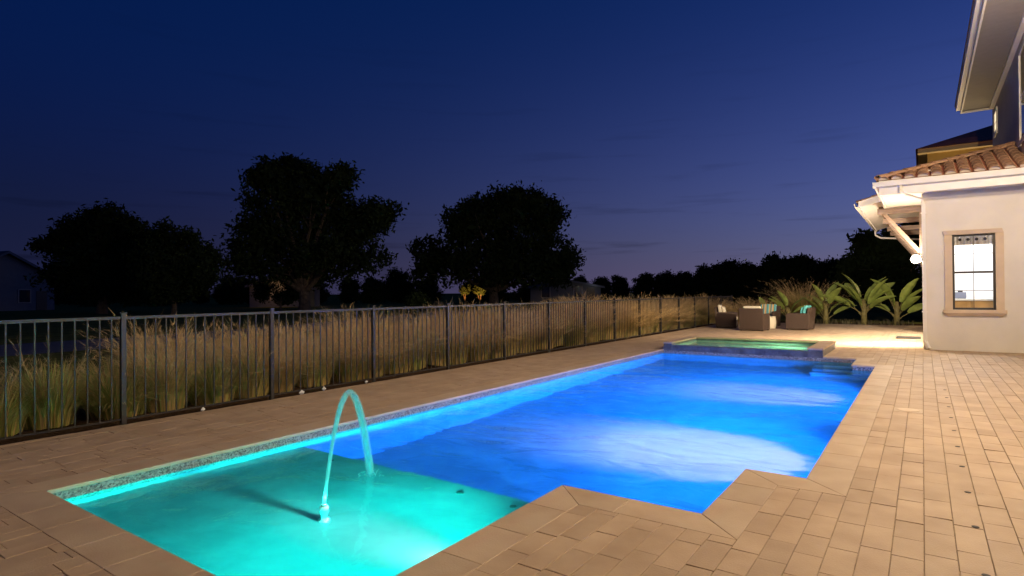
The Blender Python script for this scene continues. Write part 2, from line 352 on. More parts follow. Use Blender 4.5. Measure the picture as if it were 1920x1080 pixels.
for (x, y) in ((-3.12, 3.72), (-2.6, 3.72), (-4.75, 3.72)):
    MB().lathe([(0.03, 0), (0.03, 0.005), (0.02, 0.006)], (x, y, SHZ), 16).build('umbrella_sleeve', mat('brass_cap', (.12, .12, .11), .4), basin)
# coping stones
for i in range(n):
    P, Q = Vector(POOL[i]), Vector(POOL[(i + 1) % n]); PO, QO = Vector(POUT[i]), Vector(POUT[(i + 1) % n])
    e = (Q - P).normalized(); nv = Vector((e.y, -e.x)); Lg = (Q - P).length; PI, QI = Vector(PINN[i]), Vector(PINN[(i + 1) % n])
    if P.y == 14.5 and Q.y == 14.5: 
        P = Vector((-1.14, 14.5)); Q = Vector((SPA[1] + .002, 14.5)); QO = Q + nv * COPW; QI = Q - nv * .02; Lg = (Q - P).length
    if abs(P.x - PX0) < 1e-5 and abs(Q.x - PX0) < 1e-5:
        P = Vector((PX0, 14.495)); PO = P + nv * COPW; PI = P - nv * .02
        Lg = (Q - P).length
    k = max(1, round(Lg / 0.46)); ts = [0] + [(j + random.uniform(-.04, .04)) / k for j in range(1, k)] + [1]
    for j in range(k):
        ia, ib = P + (Q - P) * ts[j], P + (Q - P) * ts[j + 1]
        oa = PO if j == 0 else ia + nv * COPW; ob = QO if j == k - 1 else ib + nv * COPW
        g = e * 0.0011; fa = PI if j == 0 else ia - nv * .02; fb_ = QI if j == k - 1 else ib - nv * .02                                      # small overhang over the water
        zt = 0.0004 + random.uniform(-.0006, .0006)
        sh = lambda p, z, a=Vector((0, 0)): (p.x + a.x, p.y + a.y, z)
        q0, q1, q2, q3 = fa + g, fb_ - g, ob - g - nv * .0005, oa + g - nv * .0005
        cen = (q0 + q1 + q2 + q3) / 4; ch = lambda p: p + (cen - p).normalized() * 0.005
        m_ = MB().add([sh(q0, -.03), sh(q1, -.03), sh(q2, -.0125), sh(q3, -.0125), sh(q0, zt - .004), sh(q1, zt - .004), sh(q2, zt - .002), sh(q3, zt - .002), sh(ch(q0), zt), sh(ch(q1), zt), sh(ch(q2), zt), sh(ch(q3), zt)],
                      [(0, 1, 2, 3), (1, 0, 4, 5), (2, 1, 5, 6), (3, 2, 6, 7), (0, 3, 7, 4), (5, 4, 8, 9), (6, 5, 9, 10), (7, 6, 10, 11), (4, 7, 11, 8), (9, 8, 11, 10)])
        m_.build('coping_stone', m_coping, deck)
# pavers
def forbidden(xm):
    out = []
    yy = sorted(a[1] for a, b in ((POUT[i], POUT[(i + 1) % n]) for i in range(n)) if abs(a[1] - b[1]) < 1e-6 and min(a[0], b[0]) < xm < max(a[0], b[0]))
    out += [(yy[k], yy[k + 1]) for k in range(0, len(yy) - 1, 2)]
    if SPA[0] < xm < SPA[1]: out.append((SPA[2], SPA[3]))
    if xm > 0: out.append((17.55, 99))
    if xm > -0.31 and xm < -0.01: out.append((8.45, 8.75))                     # skimmer lid
    return out
crit = sorted({round(p[0], 4) for p in POUT} | {SPA[0], SPA[1], 0.0})
pieces = []; CW = 0.15; x = -1.51 - CW * 40
while x < DX1:
    cuts = [max(x, DX0)] + [c for c in crit if x + .05 < c < x + CW - .05] + [min(x + CW, DX1)]
    y = DY0 - random.random() * .4; row = []
    while y < DY1:
        l = random.choice((0.30, 0.30, 0.375, 0.45)); row.append((y, y + l)); y += l
    if x + CW > DX0 + .02:
        for a, b in zip(cuts[:-1], cuts[1:]):
            if b - a < .015: continue
            fb = forbidden((a + b) / 2)
            for (y0, y1) in row:
                iv = [(max(y0, DY0), min(y1, DY1))]
                for (f0, f1) in fb:
                    nv_ = []
                    for (s, e_) in iv:
                        if f1 <= s or f0 >= e_: nv_.append((s, e_))
                        else:
                            if s < f0: nv_.append((s, f0))
                            if e_ > f1: nv_.append((f1, e_))
                    iv = nv_
                for (s, e_) in iv:
                    if e_ - s > .006: pieces.append((a, b, s, e_))
    x += CW
def paver_geo(w, l, g=0.0020, c=0.0022):
    w, l = w / 2 - g, l / 2 - g
    return ([(-w, -l, -.0115), (w, -l, -.0115), (w, l, -.0115), (-w, l, -.0115), (-w, -l, -c), (w, -l, -c), (w, l, -c), (-w, l, -c), (-w + c, -l + c, 0), (w - c, -l + c, 0), (w - c, l - c, 0), (-w + c, l - c, 0)],
            [(0, 1, 5, 4), (1, 2, 6, 5), (2, 3, 7, 6), (3, 0, 4, 7), (4, 5, 9, 8), (5, 6, 10, 9), (6, 7, 11, 10), (7, 4, 8, 11), (8, 9, 10, 11)])
def seen_area(pc):
    a, b, c, d = pc; px, py, dep = project(((a + b) / 2, (c + d) / 2, 0))
    if dep < 0.3 or not (-20 < px < 1940 and py < 1100): return 0
    return (b - a) * (d - c) / dep ** 3
pieces.sort(key=seen_area, reverse=True)
pm = {}; mass = MB(); tones = []
for i, (a, b, c, d) in enumerate(pieces):
    w, l = round(b - a, 3), round(d - c, 3); cx_, cy2 = (a + b) / 2, (c + d) / 2
    if i < 300:
        if (w, l) not in pm: pm[(w, l)] = MB().add(*paver_geo(w, l)).mesh('paver', m_paver)
        o = link('paver', pm[(w, l)], deck, (cx_, cy2, random.uniform(-.0015, .0015))); o.rotation_euler = (random.gauss(0, .004), random.gauss(0, .006), random.gauss(0, .003))
    else:
        vs_, fs = paver_geo(w, l); dz = random.uniform(-.0015, .0015); tx, ty = random.gauss(0, .005), random.gauss(0, .004)
        mass.add([(px + cx_, py + cy2, pz + dz + px * tx + py * ty) for px, py, pz in vs_], fs); tones += [random.random()] * 12
me = mass.mesh('paver', m_paver_mass); at_ = me.attributes.new('tone', 'FLOAT', 'POINT'); at_.data.foreach_set('value', tones)
tag(link('paver', me, deck), kind='stuff')
# skimmer lid, sleeve caps
mb = MB().box((-.307, 8.453, -.0115), (-.013, 8.747, .002)); sk = mb.build('skimmer_lid', m_coping, deck, bevel=.003)
MB().lathe([(0.11, 0), (0.11, 0.003), (0.1, 0.004)], (-.16, 8.6, .0022), 24).build('lid_ring', m_trim, sk)
for k in range(-1, 10):
    MB().lathe([(0.02, 0), (0.02, 0.002), (0.014, 0.003)], (0.25, 3.85 + 0.752 * k, .0005), 14).build('sleeve_cap', m_dark, deck)

# ------------------------------------------------------------------ water
m_water = glass('pool_water_surface', (0.4, 0.92, 1.0), 0.02, 1.33, bump=0.24, bscale=1.8)
mb = MB()
for (a, b, c, d) in cells(sorted({p[0] for p in POOL}), sorted({p[1] for p in POOL}), lambda x, y: in_poly(x, y, POOL)): mb.quad((a, c, WL), (b, c, WL), (b, d, WL), (a, d, WL))
tag(mb.build('pool_water', m_water), 'lit pool water, teal over the shelf and blue in the deep end', 'water', kind='structure')
def pool_light(loc, facing, col, energy, spot, label, tilt=-0.12, size=.09, colour_name='c', hotspot=None, ring_r=.10):
    t = tag(empty('pool_light', loc), label, 'pool light', 'underwater pool lights'); f = Vector(facing).normalized()
    x = f.cross(Vector((0, 0, 1))).normalized(); y = Vector((0, 0, 1))
    def ring(r, off): return [x * r * math.cos(a) + y * r * math.sin(a) + f * off for a in (2 * math.pi * k / 20 for k in range(20))]
    def disc(r, o0, o1):
        a, b = ring(r, o0), ring(r, o1); return MB().add(a + b, [tuple(range(20)), tuple(reversed(range(20, 40)))] + [(k, (k + 1) % 20, 20 + (k + 1) % 20, 20 + k) for k in range(20)])
    disc(ring_r, 0.001, 0.012).build('trim_ring', m_plastic, t); disc(ring_r * .78, 0.0125, 0.02).build('lens', emit('lens_' + colour_name, col, 6), t)
    light('lamp', 'SPOT', f * 0.09, col, energy, t, size, aim=f + Vector((0, 0, tilt)), spot=spot, blend=0.9)
    if hotspot: light('hotspot_fill', 'SPOT', f * 0.10, hotspot[0], hotspot[1], t, size, aim=f + Vector((0, 0, hotspot[3])), spot=hotspot[2], blend=1.0)  # added second spot, whitens the hot patch near the fixture
BLUE = (0.0, 0.18, 1.0); TEAL = (0.0, 1.0, 0.72); GREEN = (0.42, 1.0, 0.42)
pool_light((PX3 - .006, 7.3, -.55), (-1, -.12, 0), BLUE, 3300, 168, 'underwater blue light in the house-side pool wall nearest the deck corner', colour_name='blue', tilt=-.4, hotspot=((1.0, .42, .5), 5200, 72, -.95))
pool_light((PX3 - .006, 11.0, -.55), (-1, -.05, 0), BLUE, 6800, 168, 'underwater blue light in the house-side pool wall toward the spa', colour_name='blue', tilt=-.4, hotspot=((1.0, .42, .5), 2600, 72, -.95))
pool_light((PX1 - .006, 2.75, -.20), (-1, 0, 0), TEAL, 2600, 166, 'underwater teal light in the end wall of the shallow shelf', colour_name='teal', ring_r=.07, size=.12, tilt=-.6, hotspot=((1.0, .75, .65), 4200, 60, -.64))

# ------------------------------------------------------------------ spa
sx0, sx1, sy0, sy1 = SPA; spa = tag(empty('spa', ((sx0 + sx1) / 2, (sy0 + sy1) / 2, 0)), 'raised square spa with slate spillway wall and green lit water', 'spa')
so = Vector(spa.location)
def sp(mb, name, m, **k):
    o = mb.build(name, m, spa, **k); o.location = -so; return o
RZ = 0.17
sp(MB().box((sx0, sy0, DEEP), (-5.2, sy1, RZ - .03)), 'side_wall', m_slate); sp(MB().box((-2.11, sy0, DEEP), (sx1, sy1, RZ - .03)), 'side_wall', m_slate)
sp(MB().box((-5.198, 16.5, DEEP), (-2.112, sy1, RZ - .03)), 'back_wall', m_slate); sp(MB().box((-5.198, sy0 + .004, DEEP), (-2.112, 14.72, .105)), 'spillway_wall', m_slate)
k = 10
for j in range(k):
    a = -5.196 + 3.082 * j / k; b = -5.196 + 3.082 * (j + 1) / k
    sp(MB().box((a + .002, sy0 - .010, -.25), (b - .002, sy0 + .002, .108)), 'slate_tile', m_slate)
for (a, b) in ((-2.108, -1.96), (-1.958, -1.812), (-5.408, -5.305), (-5.303, -5.202)): sp(MB().box((a + .001, sy0 - .012, -.25), (b - .001, sy0 - .001, RZ - .032)), 'slate_tile', m_slate)
def capstones(a, b, axis, lo, hi):
    L_ = b - a; k = max(1, round(L_ / .42))
    for j in range(k):
        p, q = a + L_ * j / k + .0015, a + L_ * (j + 1) / k - .0015
        bx = ((p, lo, RZ - .028), (q, hi, RZ + .012)) if axis == 'x' else ((lo, p, RZ - .028), (hi, q, RZ + .012))
        sp(MB().box(*bx), 'coping_stone', m_coping, bevel=.005)
capstones(sy0 - .02, sy1 + .02, 'y', sx0 - .01, -5.19); capstones(sy0 - .02, sy1 + .02, 'y', -2.125, sx1 + .01); capstones(-5.186, -2.129, 'x', 16.48, sy1 + .02)
mb = MB(); z0 = -.75
mb.quad((-5.196, 14.724, z0), (-2.114, 14.724, z0), (-2.114, 16.496, z0), (-5.196, 16.496, z0))
e = .003; ax, bx, ay, by = -5.2 + e, -2.11 - e, 14.72 + e, 16.5 - e
for (p, q) in (((ax, ay), (bx, ay)), ((bx, ay), (bx, by)), ((bx, by), (ax, by)), ((ax, by), (ax, ay))): mb.quad((q[0], q[1], z0), (p[0], p[1], z0), (p[0], p[1], .09), (q[0], q[1], .09))
sp(mb, 'basin', m_plaster)
sp(MB().box((-5.19, 16.05, z0), (-2.12, 16.49, -.38)), 'seat_bench', m_plaster)
o = MB().quad((-5.196, 14.6, .098), (-2.114, 14.6, .098), (-2.114, 16.496, .098), (-5.196, 16.496, .098)).build('spa_water', glass('spa_water_surface', (.97, 1, .98), .02, 1.33, bump=.12, bscale=2.2)); tag(o, 'still green lit water inside the raised spa', 'water', kind='structure')
pool_light((-2.115, 15.5, -.2), (-1, 0, 0), GREEN, 560, 168, 'underwater green light inside the raised spa', colour_name='green', tilt=-.1)

# ------------------------------------------------------------------ fountain jet
jb = Vector((-3.58, 2.74, WL)); jl = Vector((-3.92, 3.48, WL)); 
t = tag(empty('bubbler_nozzle', (jb.x, jb.y, SHZ)), 'white bubbler nozzle standing on the teal shelf', 'nozzle', None)
MB().lathe([(.045, 0), (.045, .012), (.026, .02), (.026, .15), (.034, .16), (.034, .235), (.028, .245)], (0, 0, 0), 18).build('body', m_plastic, t, smooth=False)
MB().lathe([(.022, 0), (.022, .012), (.012, .014)], (0, 0, .2455), 16).build('outlet', mat('steel', (.5, .5, .5), .3, metal=.8), t)
light('jet_fill_lamp', 'POINT', (0.0, 0.02, 0.30), (0.05, 1.0, 0.8), 3.0, t, .02)  # lamp added above the nozzle to light the jet
m_jet = bpy.data.materials.new('jet_water_glow'); m_jet.use_nodes = True; nt = m_jet.node_tree; nt.nodes.clear()
_g = N(nt, 'ShaderNodeNewGeometry'); _mp = N(nt, 'ShaderNodeMapping'); _mp.inputs['Scale'].default_value = (26, 26, 5); _nz = N(nt, 'ShaderNodeTexNoise'); _nz.inputs['Scale'].default_value = 1.0
nt.links.new(_g.outputs['Position'], _mp.inputs[0]); nt.links.new(_mp.outputs[0], _nz.inputs['Vector'])
_lw = N(nt, 'ShaderNodeLayerWeight'); _lw.inputs[0].default_value = .5
_tr = N(nt, 'ShaderNodeBsdfTransparent'); _tl = N(nt, 'ShaderNodeBsdfTranslucent'); _df = N(nt, 'ShaderNodeBsdfDiffuse'); _ad = N(nt, 'ShaderNodeMixShader'); _ms = N(nt, 'ShaderNodeMixShader'); _o = N(nt, 'ShaderNodeOutputMaterial')
_em = N(nt, 'ShaderNodeEmission'); _em.inputs[0].default_value = (0.04, .75, .72, 1); _em.inputs[1].default_value = .2; _as = N(nt, 'ShaderNodeAddShader')  # weak emission puts a teal glow into the jet's own colour
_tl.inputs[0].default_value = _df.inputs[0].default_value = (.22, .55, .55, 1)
_mr = N(nt, 'ShaderNodeMapRange'); _mr.inputs[1].default_value = .3; _mr.inputs[2].default_value = .7; _mr.inputs[3].default_value = .62; _mr.inputs[4].default_value = .88
nt.links.new(_nz.outputs[0], _mr.inputs[0]); nt.links.new(_tl.outputs[0], _ad.inputs[1]); nt.links.new(_df.outputs[0], _ad.inputs[2])
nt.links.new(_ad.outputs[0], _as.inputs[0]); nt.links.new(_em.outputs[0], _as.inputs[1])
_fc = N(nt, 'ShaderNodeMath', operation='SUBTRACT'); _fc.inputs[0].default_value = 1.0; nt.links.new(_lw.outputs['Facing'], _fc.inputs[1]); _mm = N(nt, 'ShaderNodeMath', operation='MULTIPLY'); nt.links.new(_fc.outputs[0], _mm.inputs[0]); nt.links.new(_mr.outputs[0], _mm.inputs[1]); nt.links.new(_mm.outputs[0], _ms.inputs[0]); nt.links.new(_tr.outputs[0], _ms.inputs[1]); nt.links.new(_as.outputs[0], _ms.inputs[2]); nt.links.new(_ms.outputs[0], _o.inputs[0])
pts = []; rad = []
for i in range(41):
    s = i / 40; p = jb.lerp(jl, s); z = WL + .03 + .745 * 4 * s * (1 - s); pts.append((p.x, p.y, z)); rad.append(.012 + .026 * s ** .8)
jet = tag(empty('water_jet', jb), 'arching jet of self-glowing teal water rising from the shelf nozzle', 'water jet')
o = MB().tube(pts, rad, 12, cap=False).build('stream', m_jet, jet, smooth=True); o.location = -jb
mb = MB()
for k in range(130):
    a = random.random() * 6.28; r = abs(random.gauss(0, .07)); c = Vector((jl.x + r * math.cos(a), jl.y + r * math.sin(a), WL + abs(random.gauss(0, .025)) * math.exp(-r * 5))); h = random.uniform(.002, .006)
    mb.add([c + Vector((h, 0, 0)), c + Vector((-h, 0, 0)), c + Vector((0, h, 0)), c + Vector((0, -h, 0)), c + Vector((0, 0, h)), c + Vector((0, 0, -h))], [(0, 2, 4), (2, 1, 4), (1, 3, 4), (3, 0, 4), (2, 0, 5), (1, 2, 5), (3, 1, 5), (0, 3, 5)])
o = mb.build('splash', m_jet, jet); o.location = -jb; o['kind'] = 'stuff'

# ------------------------------------------------------------------ fences
def fence(name, label, start, direction, bays, bay=1.9):
    t = tag(empty(name, start), label, 'fence'); d = Vector(direction)
    pm_ = MB().box((-.026, -.026, -.05), (.026, .026, 1.25)).add(*MB.box(MB(), (-.033, -.033, 1.2501), (.033, .033, 1.262)).__dict__.values()).mesh('post', m_bronze)
    pk = MB().box((-.007, -.007, .0385), (.007, .007, 1.185)).mesh('picket', m_bronze); rl = {}
    along_y = abs(d.y) > .5
    def rail(z, h):
        g = .028; a = (-.014, g, z) if along_y else (g, -.014, z); b = (.014, bay - g, z + h) if along_y else (bay - g, .014, z + h); return MB().box(a, b).mesh('rail', m_bronze)
    r1, r2 = rail(1.185, .034), rail(.02, .018)
    for k in range(bays + 1):
        link('post', pm_, t, d * (bay * k))
        if k == bays: break
        link('top_rail', r1, t, d * (bay * k)); link('bottom_rail', r2, t, d * (bay * k))
        for j in range(1, 16): link('picket', pk, t, d * (bay * (k + j / 16)))
    return t
fence('pool_fence', 'long dark metal picket fence between the pool walk and the tall grasses', (FX, 1.15, 0), (0, 1, 0), 15)

# ------------------------------------------------------------------ house
house = tag(empty('house', (0, 0, 0)), 'two-storey cream stucco house with clay barrel-tile roofs beside the pool', 'house')
H_ = lambda mb, name, m, parent=house, **k: mb.build(name, m, parent, **k)
WY = 17.55; wx0, wx1, wz0, wz1 = 0.585, 1.385, 0.97, 2.75; WT = 3.80; TH = .22
mb = MB().box((0, WY, -.06), (wx0, WY + TH, WT + .3)).box((wx1, WY, -.06), (2.0, WY + TH, WT + .3)).box((wx0, WY, -.06), (wx1, WY + TH, wz0)).box((wx0, WY, wz1), (wx1, WY + TH, WT + .3))
w = H_(mb, 'wing_wall', m_stucco); w['label'] = 'cream stucco end wall with the lit window'
DA, DB, DT = 20.9, 24.3, 2.35
H_(MB().box((0, WY + TH + .001, -.06), (TH, DA, 4.4)).box((0, DB, -.06), (TH, 28.4, 4.4)).box((0, DA, DT), (TH, DB, 4.4)), 'wing_side_wall', m_stucco)
H_(MB().box((2.0, 17.3, -.06), (2.25, 25.7, 7.5)), 'upper_wall', m_stucco)
H_(MB().box((2.1, -8, -.06), (2.35, 17.298, 7.5)), 'main_wall', m_stucco)
H_(MB().box((2.36, 25.45, -.06), (9, 25.7, 7.5)), 'rear_wall', m_stucco)
# upper eave
m_eave = mat('taupe_eave', (.27, .24, .22), .6, var=.05); H_(MB().box((1.16, -8, 7.50), (2.6, 25.25, 7.53)), 'soffit', m_eave)
H_(MB().box((1.115, -8, 7.44), (1.158, 25.29, 7.70)), 'fascia', m_white); H_(MB().box((1.16, 25.252, 7.44), (2.6, 25.29, 7.70)), 'fascia', m_white)
H_(MB().prism([Vector((1.0, -8, 7.56)), Vector((1.11, -8, 7.56)), Vector((1.11, -8, 7.70)), Vector((.985, -8, 7.70))], (0, 33.32, 0)), 'gutter', m_white)
H_(MB().box((1.88, -8, 7.43), (1.998, 25.25, 7.498)), 'crown_moulding', m_white)
H_(MB().prism([Vector((.97, -8, 7.705)), Vector((6, -8, 9.4)), Vector((6, -8, 9.55)), Vector((.97, -8, 7.80))], (0, 33.4, 0)), 'upper_roof', m_tile)
# upper windows
def side_window(y0, y1, z0, z1, lit):
    w = H_(MB().box((1.965, y0 - .09, z0 - .09), (1.999, y0, z1 + .09)).box((1.965, y1, z0 - .09), (1.999, y1 + .09, z1 + .09)).box((1.965, y0, z1), (1.999, y1, z1 + .09)).box((1.94, y0 - .12, z0 - .1), (1.964, y1 + .12, z0)), 'upper_window', m_white)
    MB().box((1.985, y0 + .002, z0 + .002), (1.998, y1 - .002, z1 - .002)).build('pane', lit, w); MB().box((1.978, y0 + .003, (z0 + z1) / 2 - .015), (1.984, y1 - .003, (z0 + z1) / 2 + .015)).build('sash_bar', m_white, w)
m_dkglass = mat('dark_glass', (.02, .025, .04), .05, spec=.8)
side_window(17.5, 18.75, 5.0, 7.1, m_dkglass); side_window(24.1, 24.75, 6.48, 7.12, emit('lit_curtain', (1.0, .8, .5), 1.3))
# wing roof
EX, EY, EZ = -0.86, 17.10, 4.16; PT = math.atan(.35); cs, sn = math.cos(PT), math.sin(PT)
H_(MB().box((EX + .04, EY + .04, WT), (2.0 - .002, WY - .001, WT + .025)).box((EX + .04, WY, WT), (-.001, 19.85, WT + .025)), 'soffit', m_white)
H_(MB().box((EX + .005, EY, WT - .02), (1.999, EY + .035, EZ - .03)), 'fascia', m_white); H_(MB().box((EX, EY + .036, WT - .02), (EX + .035, 19.85, EZ - .03)), 'fascia', m_white)
gp = lambda: [(0, 0, 0), (-.10, 0, .02), (-.125, 0, .13), (-.105, 0, .13), (-.085, 0, .035), (0, 0, .03)]
H_(MB().prism([Vector((1.999, EY + p[0] - .001, 3.96 + p[2])) for p in gp()], (EX - .125 - 1.999, 0, 0)), 'gutter', m_white)
H_(MB().prism([Vector((EX + p[0] - .001, EY + .001, 3.96 + p[2])) for p in gp()], (0, 2.75, 0)), 'gutter', m_white)
hx = 2.0 - EX; ridz = EZ + hx * .35
H_(MB().add([(EX, EY, EZ - .028), (2, EY, EZ - .028), (2, EY + hx, ridz - .028), (EX, 19.86, EZ - .028), (2, 28.4, ridz - .028), (EX + .9, 28.4, EZ + .9 * .35 - .028), (EX + .9, 19.86, EZ + .9 * .35 - .028)], [(0, 1, 2), (0, 2, 4, 5, 6, 3)]), 'roof_deck', m_redroof)
def tile_mesh(w, l):
    mb = MB(); ns = 6; vs_ = []
    for (yy, lift, sc) in ((0, .022, 1.0), (l, 0.0, .9)):
        for rr in (w / 2 * sc, w / 2 * sc - .014):
            for k in range(ns + 1):
                a = math.pi * k / ns; vs_.append((-rr * math.cos(a), yy, rr * .72 * math.sin(a) + lift))
    q = ns + 1; fs = []
    for k in range(ns):
        fs += [(k, k + 1, 2 * q + k + 1, 2 * q + k)[::-1], (q + k, q + k + 1, 3 * q + k + 1, 3 * q + k), (k, k + 1, q + k + 1, q + k), (2 * q + k, 2 * q + k + 1, 3 * q + k + 1, 3 * q + k)[::-1]]
    return mb.add(vs_, fs).mesh('roof_tile', m_tile, smooth=False)
TW, TL = .265, .40; tm = tile_mesh(TW * .86, TL + .07)
def tile(p, across, up):
    nrm = Vector(across).cross(Vector(up)); o = link('roof_tile', tm, house)
    o.matrix_local = Matrix.Translation(Vector(p)) @ Matrix((Vector(across), Vector(up), nrm)).transposed().to_4x4() @ Matrix.Rotation(random.gauss(0, .012), 4, 'Z')
em = MB().add([(0, .03, .02)] + [(-(TW * .43 - .016) * math.cos(math.pi * k / 8), .03, (TW * .43 - .016) * .72 * math.sin(math.pi * k / 8) + .02) for k in range(9)], [(0, k + 1, k + 2)[::-1] for k in range(8)]).mesh('tile_end_plug', mat('pale_mortar', (.55, .45, .37), .9, var=.1))
nC = int((2.0 - EX) / TW)
for c in range(nC + 1):
    xx = EX + .10 + c * TW
    if xx > 1.95: break
    r = 0
    while True:
        run = -.05 + r * TL * cs
        if run + .12 > xx - EX or r > 7: break
        tile((xx, EY + run, EZ - .02 + run * .35), (1, 0, 0), (0, cs, sn)); r += 1
        if r == 1: link('tile_end_plug', em, house, (xx, EY + run, EZ - .02 + run * .35))
for c in range(10):
    yy = EY + .10 + c * TW; r = 0
    while True:
        run = -.05 + r * TL * cs
        if run + .12 > yy - EY or r > 7 or run > 2.5: break
        tile((EX + run, yy, EZ - .02 + run * .35), (0, -1, 0), (cs, 0, sn)); r += 1
hd = Vector((1, 1, .35)).normalized(); hp = Vector((EX - .02, EY - .02, EZ + .02)); hl = (hx * Vector((1, 1, .35))).length; ac = Vector((1, -1, 0)).normalized()
for j in range(int(hl / .4) + 1):
    tile(hp + hd * (.4 * j), ac, hd)
# canopy over the side door
CY0, CY1, CX, CZ0, CZ1 = 19.88, 28.3, -1.5, 3.98, 4.42; cpt = math.atan((CZ1 - CZ0) / 1.5); cc, ss = math.cos(cpt), math.sin(cpt)
H_(MB().prism([Vector((CX, CY0, CZ0 - .10)), Vector((-.002, CY0, CZ1 - .12)), Vector((-.002, CY0, CZ1)), Vector((CX, CY0, CZ0))], (0, CY1 - CY0, 0)), 'canopy_roof', m_white)
H_(MB().prism([Vector((CX - .01, CY0 - .03, CZ0 - .13)), Vector((-.002, CY0 - .03, CZ1 - .22)), Vector((-.002, CY0 - .03, CZ1 + .02)), Vector((CX - .01, CY0 - .03, CZ0 + .04))], (0, .028, 0)), 'canopy_fascia', m_white)
H_(MB().prism([Vector((CX + p[0] - .002, CY0 - .04, CZ0 - .14 + p[2])) for p in gp()], (0, CY1 - CY0 + .08, 0)), 'canopy_gutter', m_white)
H_(MB().tube([(CX - .06, CY1 - .1, CZ0 - .13), (CX - .06, CY1 - .1, CZ0 - .30), (CX + .12, CY1 - .1, CZ0 - .42), (-.08, CY1 - .1, CZ0 - .55), (-.06, CY1 - .1, 3.0)], .035, 8), 'canopy_downpipe', m_white)
c_up = (cc, 0, ss)
for c in range(int((CY1 - CY0) / TW)):
    for r in range(3):
        run = -.06 + r * TL * cc; tile((CX + run, CY0 + .13 + c * TW, CZ0 + .01 + run * (CZ1 - CZ0) / 1.5), (0, -1, 0), c_up)
for yb in (20.02, 22.9, 25.8, 28.1):
    H_(MB().box((-1.05, yb - .06, 3.62), (-.004, yb + .06, 3.78)), 'canopy_beam', m_timber, bevel=.006)
    H_(MB().bar((-.86, yb, 3.60), (-.05, yb, 2.50), .10, .13, up=(0, 1, 0)), 'canopy_brace', m_timber, bevel=.006)
    H_(MB().box((-.06, yb - .055, 2.35), (-.003, yb + .055, 3.617)), 'wall_plate', m_timber)
H_(MB().box((-1.02, 20.15, 3.785), (-.92, 28.1, 3.86)), 'canopy_purlin', m_timber)
gd = H_(MB().box((.06, DA + .002, .012), (.13, DA + .07, DT - .002)).box((.06, DB - .07, .012), (.13, DB - .002, DT - .002)).box((.06, DA + .071, DT - .08), (.13, DB - .071, DT - .002)), 'garden_door', m_dkframe); gd['label'] = 'glazed door lit from inside'
dn = 4
for k in range(dn):
    a = DA + .071 + (DB - DA - .142) * k / dn; b = DA + .071 + (DB - DA - .142) * (k + 1) / dn
    MB().box((.075, a + .001, .02), (.115, a + .03, DT - .082)).box((.075, b - .03, .02), (.115, b - .001, DT - .082)).box((.075, a + .031, .02), (.115, b - .031, .14)).build('door_leaf', m_dkframe, gd)
    MB().quad((.095, a + .031, .141), (.095, b - .031, .141), (.095, b - .031, DT - .082), (.095, a + .031, DT - .082)).build('pane', m_pane, gd)
# downpipe
H_(MB().tube([(-.42, EY - .06, 3.97), (-.42, EY - .06, 3.84), (-.30, EY + .1, 3.76), (.0, WY - .07, 3.66), (.04, WY - .055, 3.5)], .034, 8), 'downpipe_elbow', m_white)
H_(MB().box((-.005, WY - .085, .16), (.075, WY - .012, 3.53)), 'downpipe', m_white, bevel=.008)
H_(MB().bar((.035, WY - .05, .20), (.11, WY - .13, .03), .075, .065), 'downpipe_shoe', m_white)
for z in (.9, 2.2, 3.3): H_(MB().box((-.02, WY - .089, z), (.09, WY - .002, z + .03)), 'pipe_strap', m_white)
# wing window
sur = H_(MB().box((wx0 - .15, WY - .05, wz0), (wx0 - .001, WY - .001, wz1)).box((wx1 + .001, WY - .05, wz0), (wx1 + .15, WY - .001, wz1)), 'window_surround', m_trim)
MB().prism([Vector((wx0 - .15, WY - .001, wz1 + .001)), Vector((wx0 - .15, WY - .055, wz1 + .001)), Vector((wx0 - .18, WY - .075, wz1 + .10)), Vector((wx0 - .18, WY - .001, wz1 + .10))], (wx1 - wx0 + .30, 0, 0)).build('lintel', m_trim, sur)
mb = MB(); a0, a1 = wx0 - .19, wx1 + .19
mb.box((a0, WY - .10, wz0 - .075), (a1, WY - .001, wz0 - .002)); mb.prism([Vector((a0 + .02, WY - .09, wz0 - .076)), Vector((a1 - .02, WY - .09, wz0 - .076)), Vector((a1 - .08, WY - .04, wz0 - .15)), Vector((a0 + .08, WY - .04, wz0 - .15))], (0, .085, 0)); mb.build('sill', m_trim, sur)
win = H_(MB().box((wx0 + .001, WY + .02, wz0 + .001), (wx0 + .045, WY + .09, wz1 - .001)).box((wx1 - .045, WY + .02, wz0 + .001), (wx1 - .001, WY + .09, wz1 - .001)).box((wx0 + .046, WY + .02, wz0 + .001), (wx1 - .046, WY + .09, wz0 + .05)).box((wx0 + .046, WY + .02, wz1 - .045), (wx1 - .046, WY + .09, wz1 - .001)), 'window', m_dkframe)
zm = (wz0 + wz1) / 2; MB().box((wx0 + .047, WY + .025, zm - .03), (wx1 - .047, WY + .075, zm + .02)).build('meeting_rail', m_dkframe, win)
xm = (wx0 + wx1) / 2
for (za, zb) in ((wz0 + .052, zm - .032), (zm + .022, wz1 - .047)):
    MB().box((xm - .0065, WY + .04, za), (xm + .0065, WY + .06, zb)).build('muntin', m_dkframe, win); zc = (za + zb) / 2
    for (xa, xb) in ((wx0 + .047, xm - .010), (xm + .010, wx1 - .047)):
        MB().box((xa, WY + .042, zc - .0065), (xb, WY + .058, zc + .0065)).build('muntin', m_dkframe, win)
        for (zd, ze) in ((za, zc - .01), (zc + .01, zb)): MB().quad((xa, WY + .05, zd), (xb, WY + .05, zd), (xb, WY + .05, ze), (xa, WY + .05, ze)).build('pane', m_pane, win)
